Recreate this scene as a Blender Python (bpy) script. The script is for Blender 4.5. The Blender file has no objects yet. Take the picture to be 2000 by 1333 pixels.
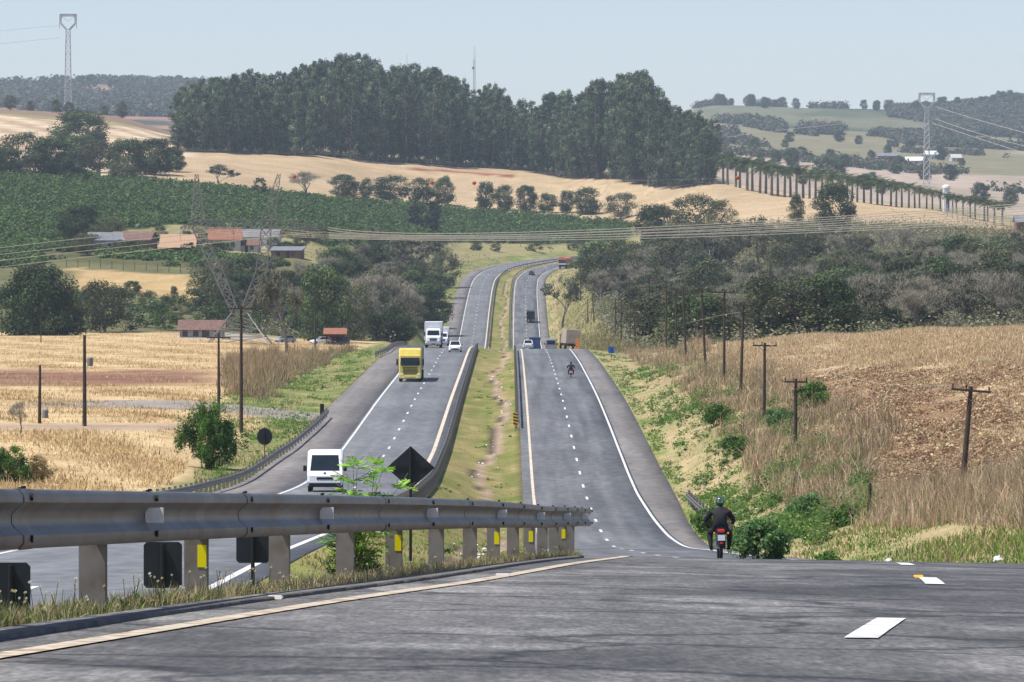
import bpy, bmesh, math, random
import numpy as np
from mathutils import Vector, Matrix

# ------------------------------------------------------------------ camera, sky, sun, exposure
S = bpy.context.scene
COL = S.collection
rng = np.random.default_rng(7)
random.seed(7)
F, HY = 9000.0, 560.0            # focal length and eye level, in pixels of the 2000 px photograph
cam = bpy.data.cameras.new('camera')
cam.lens = 162.0
cam.sensor_width = 36.0
cam.shift_y = -(666.5 - HY) / 2000.0
cam.clip_start = 0.5
cam.clip_end = 40000
co = bpy.data.objects.new('camera', cam)
COL.objects.link(co)
co.rotation_euler = (math.pi / 2, 0, 0)
S.camera = co

SUN = Vector((-0.43, -0.13, 0.89)).normalized()
w = bpy.data.worlds.new('World')
S.world = w
w.use_nodes = True
nt = w.node_tree
sky = nt.nodes.new('ShaderNodeTexSky')
sky.sky_type = 'NISHITA'
sky.sun_disc = False
sky.sun_elevation = math.asin(SUN.z)
sky.sun_rotation = math.atan2(SUN.x, SUN.y)
sky.altitude = 300
sky.air_density = 1.0
sky.dust_density = 0.3
sky.ozone_density = 2.0
bg = nt.nodes['Background']
tint = nt.nodes.new('ShaderNodeVectorMath')
tint.operation = 'MULTIPLY'
tint.inputs[1].default_value = (1.06, 1.0, 1.09)
nt.links.new(sky.outputs[0], tint.inputs[0])
nt.links.new(tint.outputs[0], bg.inputs[0])
bg.inputs[1].default_value = 0.093
sl = bpy.data.lights.new('sun', 'SUN')
sl.energy = 4.6
sl.angle = math.radians(0.5)
sl.color = (1.0, 0.955, 0.89)
so = bpy.data.objects.new('sun', sl)
COL.objects.link(so)
so.rotation_euler = (-SUN).to_track_quat('-Z', 'Y').to_euler()
S.view_settings.view_transform = 'Standard'
S.view_settings.look = 'None'
S.view_settings.exposure = 0.45
S.view_settings.gamma = 1
HAZE = 0.000068

# ------------------------------------------------------------------ helpers: materials
def mat(name, col, rough=0.8, metal=0.0, var=0.12, scale=4.0, bump=0.0, bscale=30.0, attr=False, trans=0.0,
        spec=0.3, stretch=None, dark=None, darkscale=0.5, darkamt=0.5):
    m = bpy.data.materials.new(name)
    m.use_nodes = True
    t = m.node_tree
    b = t.nodes['Principled BSDF']
    b.inputs['Roughness'].default_value = rough
    b.inputs['Metallic'].default_value = metal
    b.inputs['Specular IOR Level'].default_value = spec
    tc = t.nodes.new('ShaderNodeTexCoord')
    vec = tc.outputs['Object']
    if stretch:
        mp = t.nodes.new('ShaderNodeMapping')
        mp.inputs['Scale'].default_value = stretch
        t.links.new(vec, mp.inputs[0])
        vec = mp.outputs[0]
    n = t.nodes.new('ShaderNodeTexNoise')
    n.inputs['Scale'].default_value = scale
    n.inputs['Detail'].default_value = 5
    t.links.new(vec, n.inputs['Vector'])
    mr = t.nodes.new('ShaderNodeMapRange')
    mr.inputs[1].default_value = 0.25
    mr.inputs[2].default_value = 0.75
    mr.inputs[3].default_value = 1 - var
    mr.inputs[4].default_value = 1 + var
    t.links.new(n.outputs[0], mr.inputs[0])
    mx = t.nodes.new('ShaderNodeVectorMath')
    mx.operation = 'SCALE'
    if attr:
        a = t.nodes.new('ShaderNodeAttribute')
        a.attribute_name = 'Col'
        t.links.new(a.outputs['Color'], mx.inputs[0])
    else:
        mx.inputs[0].default_value = col
    t.links.new(mr.outputs[0], mx.inputs['Scale'])
    out = mx.outputs[0]
    if dark:
        n2 = t.nodes.new('ShaderNodeTexNoise')
        n2.inputs['Scale'].default_value = darkscale
        n2.inputs['Detail'].default_value = 6
        t.links.new(tc.outputs['Object'], n2.inputs['Vector'])
        r2 = t.nodes.new('ShaderNodeMapRange')
        r2.inputs[1].default_value = 0.48
        r2.inputs[2].default_value = 0.68
        r2.inputs[3].default_value = 0
        r2.inputs[4].default_value = darkamt
        t.links.new(n2.outputs[0], r2.inputs[0])
        mm = t.nodes.new('ShaderNodeMix')
        mm.data_type = 'RGBA'
        t.links.new(r2.outputs[0], mm.inputs[0])
        t.links.new(out, mm.inputs[6])
        mm.inputs[7].default_value = (*dark, 1)
        out = mm.outputs[2]
    t.links.new(out, b.inputs['Base Color'])
    if bump:
        n3 = t.nodes.new('ShaderNodeTexNoise')
        n3.inputs['Scale'].default_value = bscale
        n3.inputs['Detail'].default_value = 4
        t.links.new(vec, n3.inputs['Vector'])
        bp = t.nodes.new('ShaderNodeBump')
        bp.inputs['Strength'].default_value = bump
        bp.inputs['Distance'].default_value = 0.02
        t.links.new(n3.outputs[0], bp.inputs['Height'])
        t.links.new(bp.outputs[0], b.inputs['Normal'])
    if trans:
        tr = t.nodes.new('ShaderNodeBsdfTranslucent')
        t.links.new(out, tr.inputs[0])
        ms = t.nodes.new('ShaderNodeMixShader')
        ms.inputs[0].default_value = trans
        t.links.new(b.outputs[0], ms.inputs[1])
        t.links.new(tr.outputs[0], ms.inputs[2])
        t.links.new(ms.outputs[0], t.nodes['Material Output'].inputs[0])
    return m

M = {}
def glass(name, col=(0.012, 0.018, 0.022)):
    m = mat(name, col, rough=0.08, var=0.2, scale=1.5, spec=0.6)
    return m
M['leaf'] = mat('foliage', (0.06, 0.1, 0.03), rough=0.65, attr=True, var=0.18, scale=0.8, trans=0.25, spec=0.2)
M['blade'] = mat('dry_blades', (0.4, 0.3, 0.15), rough=0.7, attr=True, var=0.15, scale=2.0, trans=0.25, spec=0.2)
M['bright'] = mat('bright_leaf', (0.2, 0.4, 0.05), rough=0.6, attr=True, var=0.15, scale=6, trans=0.45, spec=0.2)
M['bark'] = mat('bark', (0.16, 0.13, 0.10), rough=0.9, var=0.3, scale=3, bump=0.5, bscale=8)
M['palebark'] = mat('pale_bark', (0.30, 0.25, 0.20), rough=0.9, var=0.3, scale=1.2)
M['greybark'] = mat('grey_bark', (0.17, 0.145, 0.13), rough=0.9, var=0.3, scale=2)
M['twig'] = mat('twigs', (0.2, 0.17, 0.15), rough=0.9, attr=True, var=0.2, scale=1)
M['ground'] = mat('ground', (0.4, 0.3, 0.2), rough=0.95, attr=True, var=0.22, scale=0.9, spec=0.1, bump=0.6, bscale=2.5)
M['steel'] = mat('galvanised_steel', (0.165, 0.155, 0.143), rough=0.5, metal=0.42, var=0.28, scale=5, dark=(0.13, 0.085, 0.055), darkscale=2.6, darkamt=0.75, bump=.15, bscale=18, stretch=(1, .25, 1))
M['post'] = mat('weathered_post', (0.24, 0.22, 0.20), rough=0.75, metal=0.15, var=0.25, scale=4, dark=(0.12, 0.085, 0.06), darkscale=4, darkamt=0.8)
M['wood'] = mat('old_wood', (0.062, 0.046, 0.036), rough=0.95, var=0.4, scale=3, stretch=(3, 3, 0.4), bump=0.5, bscale=10)
M['lattice'] = mat('lattice_steel', (0.20, 0.20, 0.195), rough=0.6, metal=0.3, var=0.3, scale=0.3)
M['lightlattice'] = mat('pale_lattice_steel', (0.45, 0.45, 0.45), rough=0.6, metal=0.2, var=0.3, scale=0.3)
M['wire'] = mat('aluminium_wire', (0.50, 0.45, 0.37), rough=0.5, metal=0.2, var=0.1)
M['black'] = mat('black_paint', (0.012, 0.014, 0.018), rough=0.5, var=0.3, scale=6)
M['darksign'] = mat('dark_sign_back', (0.016, 0.021, 0.027), rough=0.55, var=0.25, scale=5)
M['rubber'] = mat('tyre_rubber', (0.02, 0.02, 0.02), rough=0.9, var=0.2)
M['chrome'] = mat('rim_metal', (0.35, 0.35, 0.36), rough=0.35, metal=0.8)
M['glass'] = glass('window_glass')
M['white'] = mat('white_paint', (0.74, 0.75, 0.77), rough=0.3, var=0.05, scale=2, spec=0.5)
M['boxwhite'] = mat('white_box_panel', (0.62, 0.64, 0.66), rough=0.5, var=0.06, scale=1.5)
M['yellow'] = mat('yellow_paint', (0.66, 0.53, 0.11), rough=0.35, var=0.08, scale=2, spec=0.5)
M['silver'] = mat('silver_paint', (0.34, 0.36, 0.38), rough=0.3, metal=0.4, var=0.06)
M['blue'] = mat('blue_paint', (0.03, 0.07, 0.2), rough=0.45, var=0.1)
M['navy'] = mat('dark_blue_paint', (0.03, 0.04, 0.065), rough=0.35, var=0.1)
M['lamp'] = mat('lamp_lens', (0.8, 0.78, 0.7), rough=0.1, var=0.05, spec=0.8)
M['redlamp'] = mat('red_lens', (0.6, 0.015, 0.02), rough=0.2, var=0.1, spec=0.6)
M['plate'] = mat('plate_metal', (0.45, 0.48, 0.52), rough=0.5, var=0.15, scale=20)
M['reflyellow'] = mat('yellow_reflector', (0.82, 0.70, 0.0), rough=0.4, var=0.05)
M['reflwhite'] = mat('pale_reflector', (0.85, 0.82, 0.74), rough=0.5, var=0.15, scale=8)
M['orange'] = mat('orange_paint', (0.8, 0.26, 0.02), rough=0.6, var=0.1)
M['signyellow'] = mat('yellow_sign_paint', (0.75, 0.42, 0.02), rough=0.6, var=0.05)
M['signblue'] = mat('blue_sign_paint', (0.02, 0.1, 0.5), rough=0.6, var=0.05)
M['tarp'] = mat('orange_red_tarpaulin', (0.62, 0.15, 0.07), rough=0.75, var=0.2, scale=0.8, bump=0.5, bscale=2)
M['canvas'] = mat('beige_canvas', (0.38, 0.32, 0.23), rough=0.85, var=0.2, scale=1.2, bump=0.5, bscale=3)
M['concrete'] = mat('concrete', (0.34, 0.32, 0.29), rough=0.9, var=0.2, scale=2, bump=0.3, bscale=12)
M['tile'] = mat('roof_tiles', (0.27, 0.115, 0.07), rough=0.85, var=0.3, scale=1.5, stretch=(4, 1, 1))
M['oldtile'] = mat('tan_roof_tiles', (0.42, 0.265, 0.165), rough=0.85, var=0.15, scale=1.5, stretch=(4, 1, 1))
M['browntile'] = mat('brown_roof_tiles', (0.17, 0.10, 0.08), rough=0.9, var=0.3, scale=1.5)
M['zinc'] = mat('zinc_roofing', (0.19, 0.195, 0.21), rough=0.7, metal=0.1, var=0.25, scale=0.8)
M['plaster'] = mat('plaster', (0.5, 0.46, 0.42), rough=0.9, var=0.15, scale=1)
M['whitewall'] = mat('whitewash', (0.72, 0.72, 0.70), rough=0.9, var=0.06)
M['brick'] = mat('brick_wall', (0.2, 0.115, 0.085), rough=0.9, var=0.25, scale=2)
M['cloth'] = mat('dark_jacket_cloth', (0.012, 0.013, 0.018), rough=0.75, var=0.4, scale=6)
M['jeans'] = mat('dark_denim', (0.022, 0.027, 0.04), rough=0.9, var=0.35, scale=8)
M['skin'] = mat('skin', (0.33, 0.19, 0.13), rough=0.6, var=0.06)
M['plastic'] = mat('white_plastic_bag', (0.8, 0.8, 0.82), rough=0.5, var=0.06)
M['redball'] = mat('red_marker', (0.5, 0.07, 0.03), rough=0.6, var=0.1)

# ------------------------------------------------------------------ helpers: meshes
def npmesh(name, V, Fc, mt, cols=None, smooth=False, parent=None):
    V = np.ascontiguousarray(V, dtype=np.float32)
    Fc = np.ascontiguousarray(Fc, dtype=np.int32)
    me = bpy.data.meshes.new(name)
    n = Fc.shape[1]
    me.vertices.add(len(V))
    me.vertices.foreach_set('co', V.ravel())
    me.loops.add(Fc.size)
    me.loops.foreach_set('vertex_index', Fc.ravel())
    me.polygons.add(len(Fc))
    me.polygons.foreach_set('loop_start', np.arange(len(Fc), dtype=np.int32) * n)
    if smooth:
        me.polygons.foreach_set('use_smooth', np.ones(len(Fc), dtype=bool))
    me.update(calc_edges=True)
    if cols is not None:
        a = me.color_attributes.new('Col', 'FLOAT_COLOR', 'POINT')
        c = np.ones((len(V), 4), dtype=np.float32)
        c[:, :3] = cols
        a.data.foreach_set('color', c.ravel())
    me.materials.append(mt)
    o = bpy.data.objects.new(name, me)
    COL.objects.link(o)
    if parent:
        o.parent = parent
    return o

class MB:
    def __init__(s):
        s.v, s.f = [], []
    def add(s, vs, fs):
        k = len(s.v)
        s.v += [tuple(p) for p in vs]
        s.f += [tuple(i + k for i in q) for q in fs]
        return s
    def box(s, c, d, rz=0.0, rx=0.0, ry=0.0):
        mt = Matrix.Translation(c) @ Matrix.Rotation(rz, 4, 'Z') @ Matrix.Rotation(rx, 4, 'X') @ Matrix.Rotation(ry, 4, 'Y')
        vs = [mt @ Vector((x * d[0] / 2, y * d[1] / 2, z * d[2] / 2)) for x in (-1, 1) for y in (-1, 1) for z in (-1, 1)]
        return s.add(vs, [(0, 1, 3, 2), (4, 6, 7, 5), (0, 4, 5, 1), (2, 3, 7, 6), (0, 2, 6, 4), (1, 5, 7, 3)])
    def rbox(s, c, d, b):
        # box with chamfered edges: stacked octagonal-ish loops along x
        hx, hy, hz = d[0] / 2, d[1] / 2, d[2] / 2
        prof = [(-hy + b, -hz), (hy - b, -hz), (hy, -hz + b), (hy, hz - b), (hy - b, hz), (-hy + b, hz), (-hy, hz - b), (-hy, -hz + b)]
        return s.prism([(c[1] + y, c[2] + z) for y, z in prof], c[0] - hx, c[0] + hx, b)
    def prism(s, prof, x0, x1, b=0.0):
        n = len(prof)
        cy = sum(p[0] for p in prof) / n
        cz = sum(p[1] for p in prof) / n
        ry = max(abs(p[0] - cy) for p in prof)
        rz = max(abs(p[1] - cz) for p in prof)
        secs = [(x0, b), (x0 + b, 0), (x1 - b, 0), (x1, b)] if b else [(x0, 0), (x1, 0)]
        vs, fs = [], []
        for x, k in secs:
            for (y, z) in prof:
                vs.append((x, cy + (y - cy) * (1 - k / max(ry, 1e-3)), cz + (z - cz) * (1 - k / max(rz, 1e-3))))
        m = len(secs)
        for i in range(m - 1):
            for j in range(n):
                a, c = i * n + j, i * n + (j + 1) % n
                fs.append((a, c, c + n, a + n))
        fs.append(tuple(range(n - 1, -1, -1)))
        fs.append(tuple((m - 1) * n + j for j in range(n)))
        return s.add(vs, fs)
    def tube(s, p0, p1, r0, r1=None, n=6, cap=True):
        r1 = r0 if r1 is None else r1
        p0, p1 = Vector(p0), Vector(p1)
        d = p1 - p0
        if d.length < 1e-6:
            return s
        d.normalize()
        u = d.orthogonal().normalized()
        q = d.cross(u)
        vs = []
        for p, r in ((p0, r0), (p1, r1)):
            for i in range(n):
                a = 2 * math.pi * i / n
                vs.append(p + (u * math.cos(a) + q * math.sin(a)) * r)
        fs = [(i, (i + 1) % n, n + (i + 1) % n, n + i) for i in range(n)]
        if cap:
            fs += [tuple(range(n - 1, -1, -1)), tuple(range(n, 2 * n))]
        return s.add(vs, fs)
    def path(s, pts, r, n=6):
        for a, b in zip(pts[:-1], pts[1:]):
            s.tube(a, b, r, r, n, cap=False)
        return s
    def lathe(s, prof, c=(0, 0, 0), n=16, axis='Z'):
        vs, fs = [], []
        for (r, h) in prof:
            for i in range(n):
                a = 2 * math.pi * i / n
                x, y = r * math.cos(a), r * math.sin(a)
                p = (x, y, h) if axis == 'Z' else (h, x, y)
                if axis == 'Y':
                    p = (x, h, y)
                vs.append((p[0] + c[0], p[1] + c[1], p[2] + c[2]))
        for k in range(len(prof) - 1):
            for i in range(n):
                fs.append((k * n + i, k * n + (i + 1) % n, (k + 1) * n + (i + 1) % n, (k + 1) * n + i))
        fs.append(tuple(range(n - 1, -1, -1)))
        fs.append(tuple((len(prof) - 1) * n + i for i in range(n)))
        return s.add(vs, fs)
    def quad(s, a, b, c, d):
        return s.add([a, b, c, d], [(0, 1, 2, 3)])
    def slab(s, a, b, c, d, t):
        # a quad given real thickness t against its normal
        a, b, c, d = map(Vector, (a, b, c, d))
        nn = (b - a).cross(d - a).normalized() * t
        vs = [a, b, c, d, a - nn, b - nn, c - nn, d - nn]
        return s.add(vs, [(0, 1, 2, 3), (7, 6, 5, 4), (0, 4, 5, 1), (1, 5, 6, 2), (2, 6, 7, 3), (3, 7, 4, 0)])
    def build(s, name, m, parent=None, smooth=False, label=None):
        me = bpy.data.meshes.new(name)
        me.from_pydata(s.v, [], s.f)
        bm = bmesh.new()
        bm.from_mesh(me)
        bmesh.ops.recalc_face_normals(bm, faces=bm.faces)
        bm.to_mesh(me)
        bm.free()
        if smooth:
            me.polygons.foreach_set('use_smooth', np.ones(len(me.polygons), dtype=bool))
            try:
                me.set_sharp_from_angle(angle=math.radians(40))
            except Exception:
                pass
        me.materials.append(m)
        o = bpy.data.objects.new(name, me)
        COL.objects.link(o)
        if parent:
            o.parent = parent
        if label:
            o['label'] = label
        return o

def tag(o, label=None, cat=None, group=None, kind=None):
    if label: o['label'] = label
    if cat: o['category'] = cat
    if group: o['group'] = group
    if kind: o['kind'] = kind
    return o

def thing(name, label, cat, loc=(0, 0, 0), rz=0.0, group=None, scale=None):
    o = bpy.data.objects.new(name, None)
    o.empty_display_size = 0.3
    COL.objects.link(o)
    o.location = loc
    o.rotation_euler = (0, 0, rz)
    if scale is not None:
        o.scale = scale if hasattr(scale, '__len__') else (scale,) * 3
    return tag(o, label, cat, group)

def dup(root, loc, rz=0.0, scale=(1, 1, 1), label=None, group=None, cat=None):
    r = root.copy()
    COL.objects.link(r)
    r.location = loc
    r.rotation_euler = (0, 0, rz)
    r.scale = scale
    tag(r, label, cat, group)
    for ch in root.children:
        c = ch.copy()
        COL.objects.link(c)
        c.parent = r
        for g in ch.children:
            e = g.copy()
            COL.objects.link(e)
            e.parent = c
    return r

def pchip(xs, ys):
    xs, ys = np.array(xs, float), np.array(ys, float)
    h = np.diff(xs)
    dl = np.diff(ys) / h
    m = np.zeros(len(xs))
    m[0], m[-1] = dl[0], dl[-1]
    for i in range(1, len(xs) - 1):
        if dl[i - 1] * dl[i] > 0:
            w1, w2 = 2 * h[i] + h[i - 1], h[i] + 2 * h[i - 1]
            m[i] = (w1 + w2) / (w1 / dl[i - 1] + w2 / dl[i])
    def f(x):
        x = np.asarray(x, float)
        xc = np.clip(x, xs[0], xs[-1])
        i = np.clip(np.searchsorted(xs, xc) - 1, 0, len(xs) - 2)
        t = (xc - xs[i]) / h[i]
        r = ((1 + 2 * t) * (1 - t) ** 2 * ys[i] + t * (1 - t) ** 2 * h[i] * m[i] + t * t * (3 - 2 * t) * ys[i + 1] + t * t * (t - 1) * h[i] * m[i + 1])
        return r + np.where(x < xs[0], (x - xs[0]) * m[0], 0) + np.where(x > xs[-1], (x - xs[-1]) * m[-1] * 0, 0)
    return f
def sm(a, b, x):
    t = np.clip((np.asarray(x, float) - a) / (b - a), 0, 1)
    return t * t * (3 - 2 * t)
def lerp(a, b, t):
    return a + (b - a) * t
def vnoise(x, y, seed=0):
    # cheap smooth value noise in numpy, range 0..1
    xi, yi = np.floor(x).astype(np.int64), np.floor(y).astype(np.int64)
    fx, fy = x - xi, y - yi
    fx, fy = fx * fx * (3 - 2 * fx), fy * fy * (3 - 2 * fy)
    def h(a, b):
        n = (a * 374761393 + b * 668265263 + seed * 1442695041) & 0x7fffffff
        n = ((n ^ (n >> 13)) * 1274126177) & 0x7fffffff
        return ((n ^ (n >> 16)) & 0xffff) / 65535.0
    return lerp(lerp(h(xi, yi), h(xi + 1, yi), fx), lerp(h(xi, yi + 1), h(xi + 1, yi + 1), fx), fy)
def fbm(x, y, seed=0, o=4):
    r, a, t = 0, 0.5, 0
    for k in range(o):
        r = r + a * vnoise(x * 2 ** k, y * 2 ** k, seed + k)
        t += a
        a *= 0.5
    return r / t

# ------------------------------------------------------------------ the land: road profiles and slopes
rows = np.concatenate([np.arange(-60, 90, 1.5), np.arange(90, 700, 3.0), np.arange(700, 1260, 6.0), np.arange(1260, 1830, 4.0),
                       np.arange(1830, 2700, 8.0), np.geomspace(2700, 9000, 110)])
_ZR = pchip([0, 58, 90, 134, 200, 240, 263, 290, 315, 338, 366, 413, 464, 530, 600, 675, 750, 850, 1020, 1130, 1200, 1250, 1400, 1540, 1600, 1680, 1800, 2000],
            [-.586, -3.42, -5.3, -7.88, -11.45, -13.4, -14.0, -14.3, -14.35, -14.05, -13.4, -12.25, -11.2, -10.3, -9.6, -9.3, -10.3, -12.3, -15, -16.2, -15.5, -13.9, -5.8, 1.7, 4.9, 8.2, 12.3, 14])
_ZL = pchip([0, 60, 95, 120, 135, 200, 257, 310, 355, 381, 416, 457, 505, 584, 609, 666, 713, 850, 1020, 1130, 1200, 1250, 1400, 1540, 1600, 1680, 1800, 2000],
            [-3.6, -5.1, -6.15, -6.95, -7.5, -9.9, -11.7, -12.75, -12.8, -12.5, -11.95, -11.3, -10.7, -9.75, -9.4, -8.95, -9.3, -12.0, -15, -16.2, -15.5, -13.9, -5.8, 1.7, 4.9, 8.2, 12.3, 14])
_XR = pchip([-80, 0, 18, 28, 36, 47.5, 62, 85, 130, 200, 265, 661, 1250, 1450, 1540, 1600, 1680, 1780, 1830],
            [-16, -3.7, -2.0, -1.1, -.28, .56, 1.5, 2.0, 1.9, 1.6, 1.5, 1.4, .4, .7, 1.4, 4.2, 15, 45, 66])
_XL = pchip([-80, 0, 30, 60, 90, 661, 1250, 1450, 1540, 1600, 1680, 1780, 1830],
            [-18, -10.6, -8.1, -6.7, -6.1, -6.1, -7.0, -6.6, -5.9, -3.2, 7.6, 37.5, 58])
_SH = pchip([0, 200, 270, 330, 5000], [1.0, 1.0, 1.8, 2.6, 2.6])
zr_rows, zl_rows, xr_rows, xl_rows = _ZR(rows), _ZL(rows), _XR(rows), _XL(rows)
def ZR(d): return np.interp(d, rows, zr_rows)
def ZL(d): return np.interp(d, rows, zl_rows)
def XR(d): return np.interp(d, rows, xr_rows)      # left edge line of the right carriageway
def XL(d): return np.interp(d, rows, xl_rows)      # median-side edge line of the left carriageway
def slant(d): return 1.0 / np.cos(np.arctan(np.gradient(xr_rows, rows)))
SL = slant(rows)
def SLN(d): return np.interp(d, rows, SL)
def crossR(X, d):                                   # cross fall of the near bend
    return -0.018 * (X - XR(d)) * (1 - sm(120, 230, d))

LAND = {  # column (px): list of (distance, height as seen: py)
 -400: [(300, 890), (450, 770), (800, 670), (950, 645), (1150, 560), (1250, 495), (1500, 400), (1800, 325), (2100, 270), (2500, 218), (2650, 214), (3000, 235), (4000, 240), (5600, 190), (6200, 165), (9000, 190)],
 0: [(300, 898), (360, 835), (450, 774), (600, 716), (800, 674), (950, 651), (1050, 611), (1150, 560), (1250, 500), (1350, 460), (1500, 405), (1700, 345), (1800, 325), (1950, 300), (2100, 270), (2300, 240), (2500, 218), (2650, 214), (3000, 235), (4000, 240), (5600, 195), (6200, 165), (9000, 190)],
 200: [(300, 903), (360, 838), (450, 776), (600, 717), (800, 675), (950, 651), (1050, 611), (1150, 565), (1250, 500), (1350, 465), (1500, 420), (1700, 365), (1800, 345), (1950, 315), (2100, 285), (2300, 255), (2500, 230), (2650, 224), (3000, 245), (4000, 245), (5600, 195), (6200, 163), (9000, 190)],
 400: [(300, 905), (360, 838), (450, 776), (600, 717), (800, 676), (950, 655), (1050, 620), (1150, 575), (1250, 505), (1350, 475), (1500, 430), (1700, 375), (1800, 352), (1950, 325), (2100, 298), (2300, 285), (2600, 275), (3000, 280), (4000, 260), (5600, 200), (6200, 168), (9000, 190)],
 600: [(300, 905), (360, 838), (450, 776), (600, 717), (800, 680), (950, 668), (1050, 650), (1150, 610), (1250, 530), (1350, 490), (1500, 450), (1700, 405), (1900, 368), (2000, 345), (2150, 303), (2400, 295), (4000, 290), (6200, 230), (9000, 230)],
 800: [(600, 712), (800, 690), (950, 675), (1000, 665), (1250, 600), (1400, 560), (1500, 525), (1650, 482), (1800, 445), (1950, 405), (2050, 380), (2200, 318), (2500, 310), (4000, 300), (6200, 240), (9000, 240)],
 900: [(900, 690), (1250, 640), (1540, 553), (1650, 513), (1760, 486), (1900, 450), (2020, 408), (2230, 325), (2500, 318), (4000, 300), (6200, 240), (9000, 240)],
 1000: [(900, 690), (1250, 655), (1540, 550), (1680, 514), (1720, 503), (1790, 483), (1900, 450), (2020, 412), (2230, 332), (2500, 325), (4000, 300), (6200, 240), (9000, 240)],
 1100: [(900, 676), (1030, 655), (1150, 640), (1300, 600), (1450, 562), (1540, 543), (1650, 520), (1760, 500), (1830, 478), (1920, 447), (2020, 418), (2220, 342), (2500, 335), (4000, 300), (6200, 240), (9000, 240)],
 1200: [(700, 690), (900, 665), (1030, 640), (1150, 605), (1300, 560), (1450, 530), (1600, 506), (1760, 490), (1850, 460), (1950, 430), (2020, 412), (2150, 350), (2400, 340), (4000, 290), (6200, 240), (9000, 240)],
 1400: [(300, 935), (400, 785), (500, 715), (600, 681), (650, 671), (750, 694), (900, 662), (1100, 595), (1300, 515), (1450, 450), (1600, 430), (1800, 395), (2000, 360), (2150, 352), (2400, 338), (2800, 322), (3300, 300), (4000, 270), (5000, 230), (5600, 205), (6500, 220), (9000, 230)],
 1600: [(300, 902), (400, 767), (500, 700), (600, 661), (650, 652), (750, 672), (900, 642), (1100, 577), (1300, 508), (1400, 452), (1550, 420), (1700, 392), (1900, 388), (2400, 375), (2800, 345), (3300, 320), (4000, 290), (5000, 240), (5600, 211), (6500, 230), (9000, 230)],
 1800: [(235, 905), (300, 845), (400, 724), (500, 661), (560, 642), (700, 668), (900, 612), (1100, 543), (1300, 480), (1400, 455), (1500, 435), (1600, 410), (1700, 408), (2400, 395), (2800, 365), (3300, 335), (4000, 300), (5000, 250), (5600, 215), (6500, 225), (9000, 230)],
 2000: [(235, 866), (300, 788), (400, 684), (480, 641), (700, 662), (900, 603), (1100, 540), (1300, 487), (1400, 468), (1500, 450), (1600, 440), (1700, 438), (2400, 412), (2800, 378), (3300, 345), (4000, 310), (5000, 255), (5600, 198), (6500, 205), (9000, 230)],
 2400: [(235, 830), (300, 750), (400, 660), (480, 630), (700, 650), (900, 595), (1100, 535), (1300, 485), (1500, 450), (1700, 440), (2400, 415), (3300, 350), (5000, 255), (5600, 190), (6500, 200), (9000, 230)],
}
_cols = sorted(LAND)
_dg = np.concatenate([np.arange(200, 2700, 10.0), np.arange(2700, 9050, 50.0)])
_tab = []
for c in _cols:
    dd = [a for a, b in LAND[c]]
    zz = [-(b - HY) / F * a for a, b in LAND[c]]
    if dd[0] > 300:
        dd = [300] + dd
        zz = [zz[0]] + zz
    g = pchip(dd, zz)(np.clip(_dg, dd[0], dd[-1]))
    k = np.ones(7) / 7
    _tab.append(np.convolve(np.pad(g, 3, mode='edge'), k, 'valid'))
_tab = np.array(_tab)
def tableZ(px, d):
    px = np.clip(px, _cols[0], _cols[-1])
    ci = np.clip(np.searchsorted(_cols, px) - 1, 0, len(_cols) - 2)
    ca = np.array(_cols, float)
    t = (px - ca[ci]) / (ca[ci + 1] - ca[ci])
    t = t * t * (3 - 2 * t) * 0.5 + t * 0.5
    dc = np.clip(d, _dg[0], _dg[-1])
    j = np.clip(np.searchsorted(_dg, dc) - 1, 0, len(_dg) - 2)
    s = (dc - _dg[j]) / (_dg[j + 1] - _dg[j])
    a = lerp(_tab[ci, j], _tab[ci, j + 1], s)
    b = lerp(_tab[ci + 1, j], _tab[ci + 1, j + 1], s)
    return lerp(a, b, t)
def edges(d):
    k = SLN(d)
    return XL(d) - 11.4 * k, XL(d) + 0.75 * k, XR(d) - 0.75 * k, XR(d) + (7.25 + _SH(d)) * k
def groundZ(X, d):
    X, d = np.broadcast_arrays(np.asarray(X, float), np.asarray(d, float))
    px = 1000 + F * X / np.maximum(d, 5)
    tz = tableZ(px, d)
    a, b, c, e = edges(d)
    zl, zr = ZL(d), ZR(d) + crossR(X, d)
    far = sm(225, 330, d)
    # right flank
    q = X - e
    bank = np.where(q < 9, 0.30 * q, 2.7 + 0.06 * (q - 9)) * (0.25 + 0.75 * sm(60, 170, d))
    right = lerp(ZR(d) + crossR(e, d) - 0.06 + bank, tz, far)
    B = np.where(d < 700, 7.0, np.where(d < 1000, 4.0, 9.0))
    right = lerp(ZR(d) + crossR(e, d) - 0.06, right, np.where(d < 225, 1.0, sm(0.0, 1.0, q / B)))
    # left flank
    p = a - X
    left = lerp(zl + 0.25 * sm(0, 4, p), tz, far)
    BL = np.where(d < 700, 14.0, np.where(d < 1300, 10.0, 14.0))
    left = lerp(zl - 0.06, left, sm(0, 1, p / BL))
    # median: a shallow valley with a drain
    t = np.clip((X - b) / np.maximum(c - b, .1), 0, 1)
    med = lerp(zl - 0.03, ZR(d) + crossR(c, d) - 0.03, t * t * (3 - 2 * t)) - 0.45 * np.sin(np.pi * t) * sm(20, 90, d)
    z = np.where(X < a, left, np.where(X < b, zl - 0.3, np.where(X < c, med, np.where(X < e, zr - 0.3, right))))
    return lerp(z, tz, sm(1795, 1850, d))
def gz(X, d): return float(groundZ(X, d))
def pix(X, d, z): return 1000 + F * X / d, HY - F * z / d
_scan = np.concatenate([np.arange(40, 2700, 2.0), np.arange(2700, 9000, 20.0)])
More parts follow.
